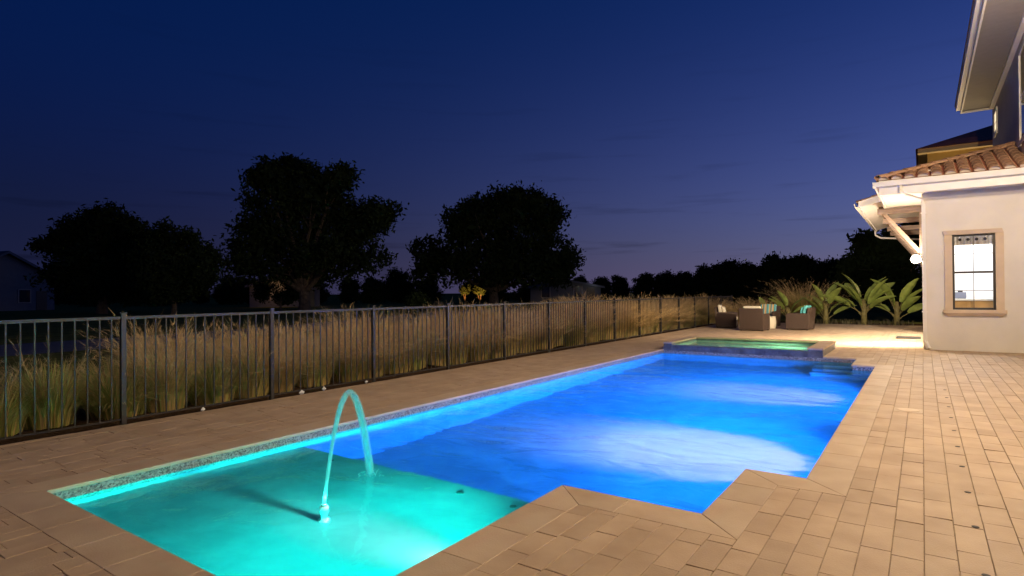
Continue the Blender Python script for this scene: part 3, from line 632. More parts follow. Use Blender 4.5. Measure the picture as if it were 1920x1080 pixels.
# room behind the window
m_room = mat('room_paint', (.75, .73, .70), .8)
RX0, RX1, RY0, RY1, RZ1 = .24, 1.98, WY + TH + .004, 20.68, 3.0
mb = MB().quad((RX0, RY1, 0), (RX1, RY1, 0), (RX1, RY1, RZ1), (RX0, RY1, RZ1)).quad((RX0, RY0, 0), (RX0, RY1, 0), (RX0, RY1, RZ1), (RX0, RY0, RZ1)).quad((RX1, RY0, 0), (RX1, RY1, 0), (RX1, RY1, RZ1), (RX1, RY0, RZ1)).quad((RX0, RY0, RZ1), (RX1, RY0, RZ1), (RX1, RY1, RZ1), (RX0, RY1, RZ1)).quad((RX0, RY0, .01), (RX1, RY0, .01), (RX1, RY1, .01), (RX0, RY1, .01))
H_(mb, 'room_lining', m_room)
QY0, QY1 = 21.52, 28.2; QY0 = 20.7
mb = MB().quad((RX1 - .01, QY0, 0), (RX1 - .01, QY1, 0), (RX1 - .01, QY1, RZ1), (RX1 - .01, QY0, RZ1)).quad((.23, QY1, 0), (RX1, QY1, 0), (RX1, QY1, RZ1), (.23, QY1, RZ1)).quad((.23, QY0, 0), (RX1, QY0, 0), (RX1, QY0, RZ1), (.23, QY0, RZ1)).quad((.23, QY0, RZ1), (RX1, QY0, RZ1), (RX1, QY1, RZ1), (.23, QY1, RZ1)).quad((.01, QY0, .008), (RX1, QY0, .008), (RX1, QY1, .008), (.01, QY1, .008))
H_(mb, 'room_lining', m_room)
t = tag(empty('ceiling_lamp', (.75, 22.6, 3.0)), 'round ceiling lamp in the room behind the glazed garden door', 'lamp')
MB().lathe([(.09, -.06), (.20, -.05), (.20, -.02), (.06, -.002)], (0, 0, 0), 20).build('shade', emit('lamp_shade_glow', (1, .93, .82), 4), t); light('lamp', 'POINT', (0, 0, -.32), (1, .90, .74), 900, t, .10)
t = tag(empty('kitchen_counter', (1.1, 18.75, .01)), 'wooden kitchen counter with white top seen through the lit window', 'counter')
MB().box((-.1, -.3, 0), (.86, .3, 1.16)).build('cabinet', mat('oak_cabinet', (.42, .24, .08), .5, var=.2, scale=4), t); MB().box((-.84, -.34, 1.165), (.87, .34, 1.21)).build('worktop', m_plastic, t); MB().box((-.82, -.28, 0), (-.11, .28, 1.16)).build('cabinet', mat('oak_cabinet', (.4, .3, .2)), t)
t2 = tag(empty('countertop_appliance', (.78, 18.8, 1.222)), 'grey-blue appliance standing on the kitchen counter behind the window', 'appliance'); MB().box((-.12, -.12, 0), (.12, .12, .16)).build('body', mat('slate_blue', (.16, .18, .26), .4), t2, bevel=.015); MB().box((-.05, -.05, .161), (.05, .05, .20)).build('lid', m_dkframe, t2)
mb = MB(); zz = 2.6
for k in range(24):
    a = wx0 + .03 + .75 * k / 24; b = wx0 + .03 + .75 * (k + 1) / 24; ya, yb = (WY + .33 + .03 * (j % 2) for j in (k, k + 1)); mb.quad((a, ya, 2.52), (b, yb, 2.52), (b, yb, 2.74), (a, ya, 2.74))
o = tag(mb.build('valance', mat('valance_cloth', (.62, .55, .45), .9, var=.2, scale=14)), 'patterned beige valance hanging across the top of the lit window', 'curtain')
for k in range(4): MB().lathe([(.035, 0), (.035, .004)], (0, 0, 0), 12).build('rosette', m_dkframe, o).matrix_local = Matrix.Translation((wx0 + .16 + .16 * k, WY + .325, 2.65)) @ Matrix.Rotation(R(90), 4, 'X')
t = tag(empty('ceiling_lamp', (1.0, 19.0, 3.0)), 'round ceiling lamp lighting the room behind the window', 'lamp')
MB().lathe([(.09, -.06), (.20, -.05), (.20, -.02), (.06, -.002)], (0, 0, 0), 20).build('shade', emit('lamp_shade_glow', (1, .93, .82), 4), t); light('lamp', 'POINT', (0, 0, -.22), (.96, .97, 1.0), 200, t, .12)

# wall lanterns
def lantern(loc, nrm, energy, label, bulb=28.0, col=(1.0, .78, .52), aim=None):
    t = tag(empty('wall_lantern', loc), label, 'wall lamp', 'wall lanterns on the house'); f = Vector(nrm); s = Vector((f.y, -f.x, 0))
    def bx(a0, a1, b0, b1, z0, z1, name, m, **k):   # along normal, along side, z
        pts_ = [f * a + s * b for a, b in ((a0, b0), (a1, b0), (a1, b1), (a0, b1))]
        return MB().prism([Vector((p.x, p.y, z0)) for p in pts_], (0, 0, z1 - z0)).build(name, m, t, **k)
    bx(.002, .025, -.06, .06, -.14, .14, 'back_plate', m_dkframe); bx(.026, .10, -.012, .012, .12, .145, 'arm', m_dkframe)
    c = f * .135; MB().lathe([(.018, .155), (.075, .125), (.08, .115), (.06, .11)], (c.x, c.y, 0), 12).build('cap', m_dkframe, t); MB().lathe([(.04, -.11), (.058, -.10), (.058, -.09), (.03, -.088)], (c.x, c.y, 0), 12).build('base', m_dkframe, t)
    MB().lathe([(.03, -.087), (.085, -.07), (.112, .0), (.085, .075), (.03, .109)], (c.x, c.y, 0), 18).build('globe', emit('lantern_glow', (1.0, .86, .66), bulb), t, smooth=True)
    if aim: light('lamp', 'SPOT', f * .30, col, energy, t, .06, aim=aim, spot=150, blend=.7)
    else: light('lamp', 'POINT', f * .26, col, energy, t, .06)
    return t
corner = lantern((0, 18.15, 2.22), (-1, 0, 0), 2600, 'bright wall lantern on the house corner under the canopy brace', col=(1.0, .80, .58), aim=(-.5, .75, -.55)); light('globe_lamp', 'POINT', (-.42, 0, 0), (1.0, .8, .58), 230, corner, .08)
for i, (yy, en) in enumerate(((12.2, 1050), (7.6, 1900), (3.2, 450), (-1.6, 50))):
    lantern((2.10, yy, 5.6), (-1, 0, 0), en, 'wall lantern on the main house wall, %s from the lit wing' % ORD[i])

# ------------------------------------------------------------------ neighbouring houses
nh = tag(empty('neighbour_house', (0, 0, 0)), 'ochre house with dark red hip roof behind the tiled wing', 'house')
NY = 33.0; k = NY / 32
nx = .24; nz = 7.42 * k
MB().box((nx, NY, -.06), (12, NY + 9, nz)).build('wall', m_ochre, nh)
MB().box((-.12, NY - .35, nz), (12.3, NY + 9.3, nz + .20)).build('eave', mat('ochre_trim', (.55, .42, .22), .8), nh)
e0 = nz + .201; MB().add([(-.2, NY - .42, e0), (12.4, NY - .42, e0), (12.4, NY + 9.4, e0), (-.2, NY + 9.4, e0), (4.3, NY + 4.4, e0 + 2.0), (8.0, NY + 4.4, e0 + 2.0)], [(0, 1, 5, 4), (1, 2, 5), (2, 3, 4, 5), (3, 0, 4)]).build('roof', m_redroof, nh)
t = tag(empty('wall_lantern', (1.2, NY, 4.4)), 'small added lantern lighting the ochre house wall, hidden behind the tiled wing', 'wall lamp')
MB().box((-.06, -.03, -.1), (.06, -.002, .1)).build('back_plate', m_dkframe, t); MB().lathe([(.02, -.09), (.05, -.05), (.05, .05), (.02, .09)], (0, -.1, 0), 12).build('globe', emit('lantern_glow', (1, .86, .66), 28), t); light('lamp', 'POINT', (0, -.35, 0), (1, .74, .42), 300, t, .08)  # unseen lamp added to brighten the ochre wall

def gable_house(name, label, base, rz, w, d, hw, hr, wallm, roofm, lit=None):
    t = tag(empty(name, base, rz), label, 'house')
    MB().box((-w / 2, 0, -.1), (w / 2, d, hw)).build('wall', wallm, t)
    MB().prism([Vector((-w / 2, -.002, hw + .001)), Vector((w / 2, -.002, hw + .001)), Vector((0, -.002, hw + hr - .12))], (0, d, 0)).build('gable', wallm, t)
    for s in (-1, 1):
        MB().prism([Vector((s * (w / 2 + .5), -.5, hw - .1 - .5 * hr / (w / 2) * .6)), Vector((0, -.5, hw + hr)), Vector((0, -.5, hw + hr + .22)), Vector((s * (w / 2 + .5), -.5, hw + .12 - .5 * hr / (w / 2) * .6))], (0, d + 1, 0)).build('roof_slope', roofm, t)
        MB().prism([Vector((s * (w / 2 + .5), -.53, hw - .16 - .5 * hr / (w / 2) * .6)), Vector((0, -.53, hw + hr - .06)), Vector((0, -.53, hw + hr + .15)), Vector((s * (w / 2 + .5), -.53, hw + .06 - .5 * hr / (w / 2) * .6))], (0, .026, 0)).build('barge_board', m_siding, t)
    for x in (-w * .28, w * .18):
        for z in ((.9, 2.2), (3.4, 4.7)):
            if z[1] > hw: continue
            f = MB().box((x - .62, -.06, z[0] - .1), (x + .62, -.003, z[1] + .1)).build('window', m_eave, t)
            MB().box((x - .5, -.075, z[0]), (x + .5, -.061, z[1])).build('pane', lit or m_dkglass, f)
    MB().box((w * .36 - .5, -.05, 0), (w * .36 + .5, -.003, 2.1)).build('door', m_dkframe, t)
    return t
b = at_ground(12, 62, -.06); gable_house('gabled_house', 'dim grey house with a white gable at the far left beyond the trees', b, math.atan2(b.y, b.x) - R(90) + R(25), 9, 9, 3.5, 2.6, m_siding, m_shingle)
b = at_ground(535, 72, -.06); g1 = gable_house('porch_house', 'house with a warm lit porch wall glimpsed under the tallest tree', b, math.atan2(b.y, b.x) - R(90), 8, 8, 2.6, 1.2, m_siding, m_shingle)
light('porch_lamp', 'POINT', (-1.0, -1.3, 2.6), (1, .5, .18), 70, g1, .1)
b = at_ground(1060, 76, -.06); g2 = gable_house('pale_house', 'pale bluish house front dimly lit behind the rounded tree', b, math.atan2(b.y, b.x) - R(90), 9, 8, 2.2, .8, m_siding, m_shingle)
light('porch_lamp', 'POINT', (3.5, -1.3, 2.3), (.8, .85, 1), 5, g2, .1)

# ------------------------------------------------------------------ trees
def leaf_cloud(cents, per, spread, size, flat=.8):
    c = np.repeat(np.asarray(cents), per, axis=0); m = len(c)
    p = c + rng.normal(0, 1, (m, 3)) * np.array([spread, spread, spread * flat])
    a = rng.normal(0, 1, (m, 3)); a /= np.linalg.norm(a, axis=1)[:, None]; b = np.cross(a, rng.normal(0, 1, (m, 3))); b /= np.linalg.norm(b, axis=1)[:, None]
    s = (size * rng.uniform(.6, 1.3, m))[:, None]
    v = np.stack([p - a * s, p + b * s * .42, p + a * s, p - b * s * .42], 1).reshape(-1, 3)
    return v, np.arange(m * 4).reshape(-1, 4)
def mesh_np(name, v, f, m):
    me = bpy.data.meshes.new(name); me.vertices.add(len(v)); me.vertices.foreach_set('co', v.astype(np.float32).ravel())
    me.loops.add(f.size); me.loops.foreach_set('vertex_index', f.astype(np.int32).ravel()); me.polygons.add(len(f)); me.polygons.foreach_set('loop_start', np.arange(0, f.size, f.shape[1], dtype=np.int32))
    me.update(calc_edges=True); me.materials.append(m); return me
def make_tree(lobes, trunk_r, clumps, per, spread, size, fork=1.8):
    """lobes: (x, y, z, rx, ry, rz) ellipsoids around a trunk at the origin; returns trunk mesh and crown mesh"""
    cents = []; dense = []; src_lobes = lobes
    lobes = list(lobes) + [(x + rx * 1.0 * math.cos(a), y + ry * .5 * math.sin(a * 3), z + rz * 1.0 * math.sin(a), rx * k, ry * k, rz * k * 1.1) for (x, y, z, rx, ry, rz) in src_lobes for a, k in ((random.uniform(-.3, 1.0), random.uniform(.16, .34)), (random.uniform(1.0, 2.1), random.uniform(.16, .34)), (random.uniform(2.1, 3.5), random.uniform(.16, .34)))]
    for (x, y, z, rx, ry, rz) in src_lobes:
        k = 60; d = rng.normal(0, 1, (k, 3)); d /= np.linalg.norm(d, axis=1)[:, None]; dense.append(np.array([x, y, z]) + d * rng.uniform(0, .72, k)[:, None] * np.array([rx, ry, rz]))
    tot = sum(l[3] * l[5] for l in lobes)
    for (x, y, z, rx, ry, rz) in lobes:
        k = max(6, int(clumps * rx * rz / tot)); d = rng.normal(0, 1, (k, 3)); d /= np.linalg.norm(d, axis=1)[:, None]
        r = rng.uniform(.25, 1.0, k) ** .55 * rng.uniform(.86, 1.08, k)
        cents.append(np.array([x, y, z]) + d * r[:, None] * np.array([rx, ry, rz]))
    cents = np.concatenate(cents); cents[:, 2] = np.maximum(cents[:, 2], .9)
    v, f = leaf_cloud(cents, per, spread, size); v2, f2 = leaf_cloud(np.concatenate(dense), 4, spread * .8, size * 2.4); v2[:, 2] = np.maximum(v2[:, 2], .1); f2 = f2 + len(v); v = np.concatenate([v, v2]); f = np.concatenate([f, f2]); cm = mesh_np('crown', v, f, m_leafd)
    mb = MB(); mb.tube([(0, 0, -.2), (.05, .03, fork * .5), (0, .06, fork)], [trunk_r * 1.35, trunk_r, trunk_r * .85], 10)
    for (x, y, z, rx, ry, rz) in src_lobes:
        e = Vector((x, y, z)); s = Vector((0, .06, fork - .15)); mid = s.lerp(e, .5) + Vector((random.gauss(0, .3), random.gauss(0, .3), .3)); mb.tube([s, mid, e], [trunk_r * .55, trunk_r * .32, trunk_r * .12], 7)
        for _ in range(7):
            q = e + Vector((random.gauss(0, rx * .45), random.gauss(0, ry * .45), random.gauss(0, rz * .5))); mb.tube([mid.lerp(e, random.uniform(.2, 1)), mid.lerp(q, .6), q], [trunk_r * .18, trunk_r * .1, trunk_r * .04], 5, cap=False)
    return mb.mesh('trunk', m_bark), cm
def plant_tree(name, label, base, meshes, rz=0, sc=1.0, group=None):
    t = tag(empty(name, base, rz), label, 'tree', group); t.scale = (sc,) * 3
    link('trunk', meshes[0], t); link('crown', meshes[1], t); return t
def lobes_px(px0, depth, specs):
    """specs: lobe centre px, py, half width px, half height px -> lobes in the frame of a tree standing at px0, facing the view"""
    sc = depth / FPX; out = []
    for (x, y, w, h) in specs: out.append(((x - px0) * sc, random.uniform(-1.0, 1.0), (ztop(x, y, depth) + .06) * .97, w * sc * .93, w * sc * .8, h * sc * .9))
    return out
face = math.atan2(RC.y, RC.x)
D = 47; plant_tree('oak_tree', 'tallest black oak silhouette with a broad irregular crown behind the fence', at_ground(570, D, -.06),
    make_tree(lobes_px(570, D, [(525, 350, 70, 52), (605, 360, 62, 50), (650, 400, 50, 45), (495, 425, 72, 60), (580, 440, 85, 75), (690, 425, 48, 36), (655, 475, 75, 50), (470, 490, 52, 48), (560, 505, 85, 38), (505, 322, 25, 22), (545, 310, 28, 22), (640, 335, 25, 20), (715, 400, 26, 22)]), .42, 560, 34, .42, .21), face)
D = 62; plant_tree('rounded_tree', 'broad black rounded tree silhouette right of the tallest oak', at_ground(925, D, -.06),
    make_tree(lobes_px(925, D, [(960, 395, 52, 42), (900, 410, 45, 42), (1020, 415, 42, 45), (865, 430, 35, 40), (945, 450, 90, 60), (1025, 475, 50, 60), (860, 490, 62, 52), (960, 505, 100, 40), (800, 495, 38, 45), (1050, 505, 34, 35), (965, 370, 18, 18), (1005, 380, 14, 20), (890, 385, 14, 18)]), .5, 560, 34, .48, .25), face)
D = 50; plant_tree('spreading_tree', 'low spreading dark tree beside the gabled house', at_ground(190, D, -.06),
    make_tree(lobes_px(190, D, [(160, 430, 45, 36), (215, 420, 45, 30), (265, 440, 40, 32), (110, 455, 36, 26), (180, 480, 85, 50), (270, 490, 55, 50), (130, 520, 60, 35), (220, 535, 90, 32)]), .35, 360, 34, .40, .22), face)
D = 40; plant_tree('small_leafy_tree', 'smaller leafy tree between the spreading tree and the tallest oak', at_ground(325, D, -.06),
    make_tree(lobes_px(325, D, [(320, 455, 48, 34), (365, 480, 40, 32), (285, 480, 34, 40), (335, 520, 70, 45), (385, 515, 26, 30)]), .16, 260, 36, .30, .17, fork=1.5), face)
D = 58; plant_tree('leafy_shrub_tree', 'dark leafy shrub tree half hiding the warm lit porch', at_ground(525, D, -.06), make_tree(lobes_px(525, D, [(500, 545, 18, 22), (552, 540, 20, 24), (524, 508, 24, 10), (526, 560, 22, 10)]), .1, 90, 22, .3, .16, fork=.8), face)
D = 34; plant_tree('garden_shrub', 'small round dim green shrub on the lawn between the two big trees', at_ground(780, D, -.06),
    make_tree([(0, 0, .75, .6, .6, .62), (.2, .1, 1.05, .4, .4, .35)], .06, 60, 30, .13, .08, fork=.3), face)
# far treeline
far_m = []
for k in range(4):
    w = 5.5 + k * .4; far_m.append(make_tree([(random.uniform(-2, 2), random.uniform(-1, 1), random.uniform(3, 6.5), random.uniform(2.2, 3.4), 2.6, random.uniform(1.8, 2.8)) for _ in range(5)] + [(random.uniform(-3, 3), 0, 2.2, 3.4, 2.6, 2.0) for _ in range(3)], .3, 230, 26, .55, .36, fork=2.0))
tl = [(1085, 120, 512), (1128, 118, 516), (1165, 125, 512), (1205, 112, 508), (1243, 118, 503), (1280, 110, 506), (1318, 95, 492), (1355, 90, 484), (1395, 84, 480), (1435, 80, 484), (1478, 76, 468), (1515, 74, 470), (1552, 70, 476), (1590, 66, 474), (740, 110, 500), (700, 100, 516), (440, 90, 510)]
for i, (px, d, py) in enumerate(tl):
    b = at_ground(px, d, -.06); h = ztop(px, py, d); o = far_m[i % 4]; hh = max(v.co.z for v in o[1].vertices)
    plant_tree('treeline_tree', 'dark tree of the far treeline, %s from the rounded tree toward the house' % ORD[i] if i < 14 else 'dark tree of the far treeline, %s' % ('just right of the tallest oak', 'lower one behind the tallest oak', 'low one left of the tallest oak')[i - 14], b, o, random.uniform(0, 6.28), (h + .06) / hh, 'trees of the far treeline')
for i in range(20):
    px = 30 + i * 56 + random.uniform(-12, 12); d = random.uniform(78, 100); b = at_ground(px, d, -.06); o = far_m[(i + 1) % 4]; hh = max(v.co.z for v in o[1].vertices); h = ztop(px, random.uniform(514, 528) if px > 70 else 535, d)
    plant_tree('understory_tree', 'low dark tree in the distant row behind the big trees, %s from the far left' % ORD[i], b, o, random.uniform(0, 6.28), 1, 'low trees behind the big trees').scale = ((h + .06) / hh * 1.35, (h + .06) / hh * 1.2, (h + .06) / hh)
D = 42; plant_tree('tall_dark_tree', 'tall dark tree rising behind the canopy and paddle-leaf plants', at_ground(1690, D, -.06),
    make_tree(lobes_px(1690, D, [(1680, 465, 50, 35), (1650, 490, 42, 40), (1715, 450, 40, 35), (1680, 530, 80, 50), (1615, 520, 36, 40), (1625, 455, 16, 14)]), .3, 300, 34, .34, .2), face)
# uplit garden trees far off
for i, (px, d, w) in enumerate(((871, 66, .55), (900, 66, .85))):
    b = at_ground(px, d, -.06); tm_ = make_tree([(0, 0, 1.75, .72 * w, .7 * w, .55 * w), (.3 * w, 0, 2.1, .5 * w, .5 * w, .42 * w)], .06, 46, 30, .15, .10, fork=.6)
    plant_tree('uplit_garden_tree', ('smaller' if i == 0 else 'larger') + ' of the two garden trees glowing under warm spotlights', b, tm_, 0, 1, 'uplit garden trees')
    toward = Vector((-b.x, -b.y, 0)).normalized(); g = b + toward * 2.4
    t = tag(empty('garden_spotlight', g), 'ground spotlight before the ' + ('smaller' if i == 0 else 'larger') + ' glowing garden tree', 'spotlight', 'garden spotlights')
    MB().lathe([(.03, 0), (.03, .1), (.06, .12), (.07, .2)], (0, 0, 0), 12).build('housing', m_dkframe, t); light('lamp', 'SPOT', (0, 0, .3), (1, .42, .10), 4500 * w, t, .08, aim=Vector((b.x - g.x, b.y - g.y, 1.6)), spot=50)

# ------------------------------------------------------------------ ornamental grasses
def ribbon(mb, pts, w, side):
    o = len(mb.v)
    for i, p in enumerate(pts):
        k = w * (1 - .85 * i / (len(pts) - 1)); mb.v.append(tuple(p - side * k)); mb.v.append(tuple(p + side * k))
    for i in range(len(pts) - 1): mb.f.append((o + 2 * i, o + 2 * i + 1, o + 2 * i + 3, o + 2 * i + 2))
def grass_meshes(nb, ns, npl, h, seed):
    rd = random.Random(seed); B, S, P = MB(), MB(), MB()
    def arc(L_, lean, a, n_=5):
        d = Vector((math.cos(a), math.sin(a), 0)); r0 = rd.uniform(0, .26); out = []
        for i in range(n_):
            t = i / (n_ - 1); ang = lean * (t ** 1.3); out.append(d * (r0 + L_ * (math.sin(lean) * t * t * .75 + .1 * t)) + Vector((0, 0, L_ * t * math.cos(lean * .75 * t))))
        return out, Vector((-d.y, d.x, 0))
    for k in range(nb):
        a = rd.uniform(0, 6.283); p, s = arc(h * rd.uniform(.55, 1.0), rd.uniform(.15, 1.15), a); ribbon(B, p, .0065, s)
    for k in range(ns):
        a = rd.uniform(0, 6.283); p, s = arc(h * rd.uniform(.6, 1.1), rd.uniform(.2, 1.3), a); ribbon(S, p, .0055, s)
    for k in range(npl):
        a = rd.uniform(0, 6.283); L_ = h * rd.uniform(.8, 1.4); p, s = arc(L_, rd.uniform(.1, 1.05), a, 6); ribbon(P, p, .003, s)
        for j in range(16):
            t = rd.uniform(.55, 1); i = min(4, int(t * 5)); q = p[i].lerp(p[i + 1], t * 5 - i); dv = (p[i + 1] - p[i]).normalized() * rd.uniform(.05, .11) + Vector((rd.gauss(0, .035), rd.gauss(0, .035), rd.gauss(0, .03)))
            ribbon(P, [q, q + dv], .0032, Vector((rd.gauss(0, 1), rd.gauss(0, 1), .3)).normalized())
    return B.mesh('blades', m_blade), S.mesh('straw', m_straw), (P.mesh('plumes', m_plume) if npl else None)
green_g = [grass_meshes(900, 380, 22, .9, 11 + i) for i in range(2)]; tan_g = [grass_meshes(360, 720, 260, .9, 31 + i) for i in range(4)]
def clump(loc, ms, sc, label, group='ornamental grasses behind the fence'):
    t = tag(empty('ornamental_grass', loc, random.uniform(0, 6.28)), label, 'grass clump', group, 'thing'); t.scale = (sc * random.uniform(1.0, 1.4), sc * random.uniform(1.0, 1.4), sc * random.uniform(.74, 1.06)); t.rotation_euler.x = random.gauss(0, .1); t.rotation_euler.y = random.gauss(0, .1)
    for m_, n_ in zip(ms, ('blades', 'straw', 'plumes')):
        if m_: link(n_, m_, t)
    return t
i = 0; y = .2; seen = {}
def nth(key):
    seen[key] = seen.get(key, 0) + 1; return ORD[seen[key] - 1]
while y < 29.5:
    yy = y + random.uniform(-.12, .12)
    bay = max(0, int((yy - 1.15) / 1.9)); 
    g = green_g[i % 2] if (1.2 < yy < 3.4 or random.random() < .22) else tan_g[i % 4]
    sc = random.uniform(.8, .95) if yy < 3.4 else (random.uniform(.82, 1.0) if yy < 8 else random.uniform(.88, 1.08))
    if yy > 13: sc *= 1.1
    clump((-8.35 + random.uniform(-.12, .12), yy, -.055), g, sc, '%s grass in the front row behind the %s fence bay, %s from its left' % ('green-gold' if g in green_g else 'tan plumed', ORD[bay], nth((0, bay))))
    if not (1.0 < yy < 3.4): clump((-9.25 + random.uniform(-.15, .15), yy + .4, -.055), tan_g[(i + 2) % 4], random.uniform(.9, 1.05) * (1.1 if yy > 11 else 1), 'tan grass in the rear row behind the %s fence bay, %s from its left' % (ORD[bay], nth((1, bay))))
    y += .6; i += 1
b = (-4.6, 30.5, -.055)
big = clump(b, grass_meshes(900, 700, 300, 1.6, 77), 1.25, 'large round straw-coloured grass mound behind the armchairs', None); big.scale = (1.9, 1.5, .98)
for k in range(3): clump((-7.3 + k * .75, 29.4 - .2 * k, -.055), tan_g[k], 1.0, 'dark grass clump in the far corner of the deck, %s from the fence' % ORD[k], 'corner grasses')

# ------------------------------------------------------------------ paddle-leaf plants
def paddle_leaf(L_, W_, droop, seed):
    rd = random.Random(seed); mb = MB(); n_ = 12; o = 0; rows = []
    for i in range(n_ + 1):
        t = i / n_; w_ = W_ * (math.sin(math.pi * min(1, t * .94 + .06)) ** .62) * (1 - .25 * t); ang = -droop * t * t
        x = L_ * t; zc = -droop * L_ * t * t * .5; fold = .35 * w_
        rows.append([(x, -w_ / 2, zc + fold * .7 + rd.gauss(0, .006)), (x, -w_ / 4, zc + fold * .22), (x, 0, zc), (x, w_ / 4, zc + fold * .22), (x, w_ / 2, zc + fold * .7 + rd.gauss(0, .006))])
    vs_ = [p for r in rows for p in r]; fs = [(i * 5 + j, i * 5 + j + 1, i * 5 + j + 6, i * 5 + j + 5) for i in range(n_) for j in range(4) if not (rd.random() < .06 and j in (0, 3) and i > 3)]
    mb.add(vs_, fs); return mb.mesh('leaf', m_bop, smooth=True)
leaf_m = [paddle_leaf(1.0, .38, .32 + .16 * k, k) for k in range(4)]
def paddle_plant(loc, label, leaves, hgt, seed, lean=0):
    rd = random.Random(seed); t = tag(empty('paddle_leaf_plant', loc), label, 'plant', 'paddle-leaf plants at the end of the deck')
    MB().tube([(0, 0, -.05), (.02, .01, .3 * hgt), (0, 0, .5 * hgt)], [.13, .10, .07], 9).build('stem', m_stalk, t, smooth=True)
    for k in range(leaves):
        s = (k - (leaves - 1) / 2) / max(1, (leaves - 1) / 2); a = (R(0) if s > 0 else R(180)) + rd.uniform(-.7, .7) - .2; el = R(84) - abs(s) * R(42) - rd.uniform(0, .15)
        d = Vector((math.cos(a) * math.cos(el), math.sin(a) * math.cos(el), math.sin(el))); base = Vector((s * .05, rd.uniform(-.04, .04), hgt * rd.uniform(.12, .34) * (1.15 - .5 * abs(s)))); pl = hgt * rd.uniform(.14, .30); tip = base + d * pl
        MB().tube([base, base.lerp(tip, .5) + Vector((0, 0, .02)), tip], [.026, .018, .012], 6).build('stalk', m_stalk, t)
        o = link('leaf', leaf_m[rd.randrange(4)], t); L_ = hgt * rd.uniform(.44, .60); ld = (d + Vector((d.x, d.y, 0)) * .25).normalized()
        side = Vector((0, 0, 1)).cross(ld)
        side = Vector((-math.sin(a), math.cos(a), 0)) if side.length < .05 else side.normalized()
        twist = Matrix.Rotation(rd.uniform(-.5, .9), 4, 'X')
        o.matrix_local = Matrix.Translation(tip) @ Matrix((ld, side, ld.cross(side))).transposed().to_4x4() @ twist @ Matrix.Diagonal((L_, L_ * 1.05, L_, 1))
    return t
paddle_plant((-3.55, 29.4, -.05), 'bright green paddle-leaf plant right behind the teal-cushioned armchair', 10, 1.85, 1)
paddle_plant((-2.08, 29.3, -.05), 'tallest bright green paddle-leaf plant in the middle of the bed', 12, 2.2, 5)
paddle_plant((-.92, 29.6, -.05), 'duller green paddle-leaf plant next to the house corner', 9, 2.0, 9)
paddle_plant((-5.0, 29.0, -.05), 'small paddle-leaf plant beside the grass mound', 7, 1.45, 13)
paddle_plant((-5.95, 29.1, -.05), 'smallest paddle-leaf plant behind the striped armchair', 6, 1.3, 17)
mb = MB()
for k in range(260):
    x, y = random.uniform(-3.9, -.3), random.uniform(28.9, 30.6); h = random.uniform(.08, .24); a = random.random() * 6.28; d = Vector((math.cos(a), math.sin(a), 0)) * h * .6; p = Vector((x, y, -.05)); ribbon(mb, [p, p + d * .5 + Vector((0, 0, h)), p + d * 1.3 + Vector((0, 0, h * .9))], .02, Vector((-d.y, d.x, 0)).normalized())
tag(mb.build('ground_cover', mat('cover_leaf', (.07, .06, .03), .7, var=.5, scale=4)), 'low dark ground cover under the paddle-leaf plants', 'ground cover', kind='stuff')

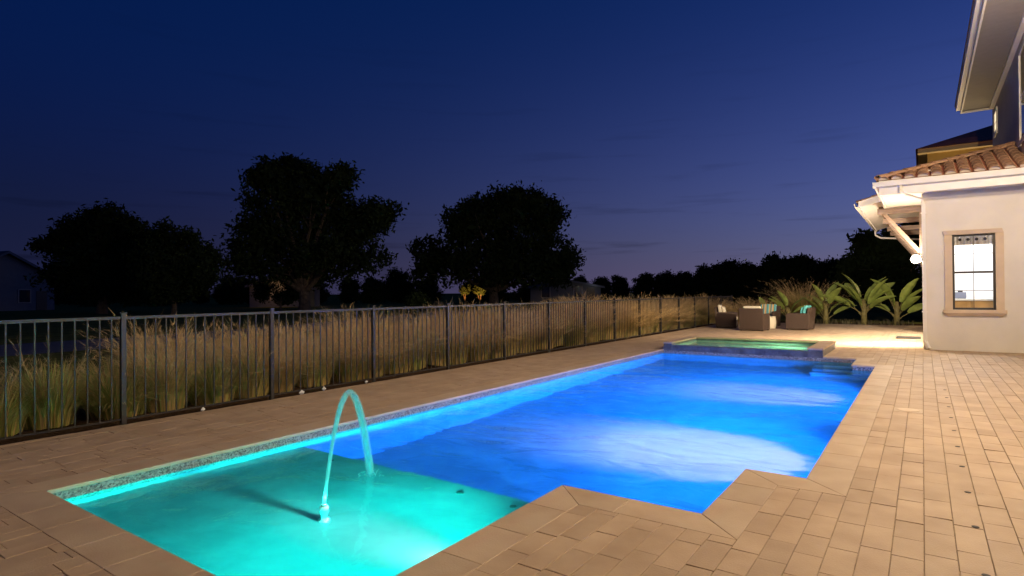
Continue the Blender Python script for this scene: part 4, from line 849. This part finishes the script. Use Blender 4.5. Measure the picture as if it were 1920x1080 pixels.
# ------------------------------------------------------------------ deck furniture
def armchair(loc, rz, label, back_m, seat_m, pillow=None):
    t = tag(empty('wicker_armchair', loc, rz), label, 'armchair', 'wicker armchairs round the stool')   # faces +y
    for s in (-1, 1):
        x0, x1 = sorted((s * .43, s * .33))
        MB().prism([Vector((x0, -.36, .03)), Vector((x0, .40, .03)), Vector((x0, .40, .58)), Vector((x0, .30, .62)), Vector((x0, -.36, .62))], (x1 - x0, 0, 0)).build('arm', m_wicker, t, bevel=.02)
    MB().prism([Vector((-.43, -.37, .03)), Vector((-.43, -.28, .03)), Vector((-.43, -.34, .82)), Vector((-.43, -.43, .82))], (.86, 0, 0)).build('back', m_wicker, t, bevel=.02)
    MB().box((-.328, -.27, .06), (.328, .38, .30)).build('seat_base', m_wicker, t, bevel=.01)
    MB().box((-.32, -.25, .305), (.32, .40, .43)).build('seat_cushion', seat_m, t, bevel=.04)
    MB().prism([Vector((-.31, -.24, .435)), Vector((-.31, -.11, .435)), Vector((-.31, -.20, .90)), Vector((-.31, -.32, .90))], (.62, 0, 0)).build('back_cushion', back_m, t, bevel=.045)
    if pillow:
        MB().prism([Vector((-.22, -.09, .44)), Vector((-.22, .02, .44)), Vector((-.22, -.08, .84)), Vector((-.22, -.18, .84))], (.44, 0, 0)).build('pillow', pillow, t, bevel=.045)
    for x in (-.38, .38):
        for y in (-.32, .35): MB().box((x - .03, y - .03, 0), (x + .03, y + .03, .045)).build('foot', m_dkframe, t)
    return t
armchair((-5.1, 22.95, .001), R(-6), 'wicker armchair with its back turned to the pool', m_cush, m_cush)
armchair((-6.45, 24.3, .001), R(-80), 'dark wicker armchair with a cream cushion nearest the fence', m_cush, m_cush, m_cush)
armchair((-5.3, 26.0, .001), R(172), 'wicker armchair with orange and teal striped cushions facing the pool', m_stripe, m_stripe)
armchair((-3.75, 24.2, .001), R(84), 'wicker armchair with a teal cushion, side-on beside the paddle-leaf plants', m_teal, m_cush, m_teal)
t = tag(empty('garden_stool', (-4.85, 24.35, .001)), 'cream drum stool standing between the four wicker armchairs', 'stool')
MB().lathe([(.19, 0), (.21, .02), (.235, .2), (.235, .26), (.21, .42), (.2, .44)], (0, 0, 0), 24).build('drum', m_cush, t, smooth=True); MB().lathe([(.22, .441), (.225, .45), (.22, .465)], (0, 0, 0), 24).build('top', m_cush, t)
t = tag(empty('dark_slab', (-.36, 21.45, .002)), 'thin dark slab lying by the side door in the bright light', 'mat'); MB().box((-.3, -.45, 0), (.3, .45, .018)).build('flat_pad', m_dark, t); MB().box((-.32, -.47, 0), (-.302, .47, .02)).build('edge_strip', m_dkframe, t)  # flat dark slab with one edge strip, laid on the deck
for i, (x, y, s) in enumerate(((-7.5, 5.36, .05), (-7.5, 5.75, .04), (-7.52, 6.6, .035), (-7.48, 3.9, .03))):
    mb = MB(); v = [Vector(c).normalized() * s * random.uniform(.7, 1.2) for c in ((1, 0, 0), (-1, 0, 0), (0, 1, 0), (0, -1, 0), (0, 0, .7), (0, 0, -.5), (.7, .7, .3), (-.7, .6, .3))]
    bm = bmesh.new(); [bm.verts.new(p) for p in v]; bmesh.ops.convex_hull(bm, input=bm.verts); me = bpy.data.meshes.new('stone'); bm.to_mesh(me); bm.free(); me.materials.append(m_plastic)
    tag(link('stone', me, None, (x, y, s * .35)), 'small white stone at the foot of the fence, %s largest' % ORD[i], 'stone', 'loose white stones')
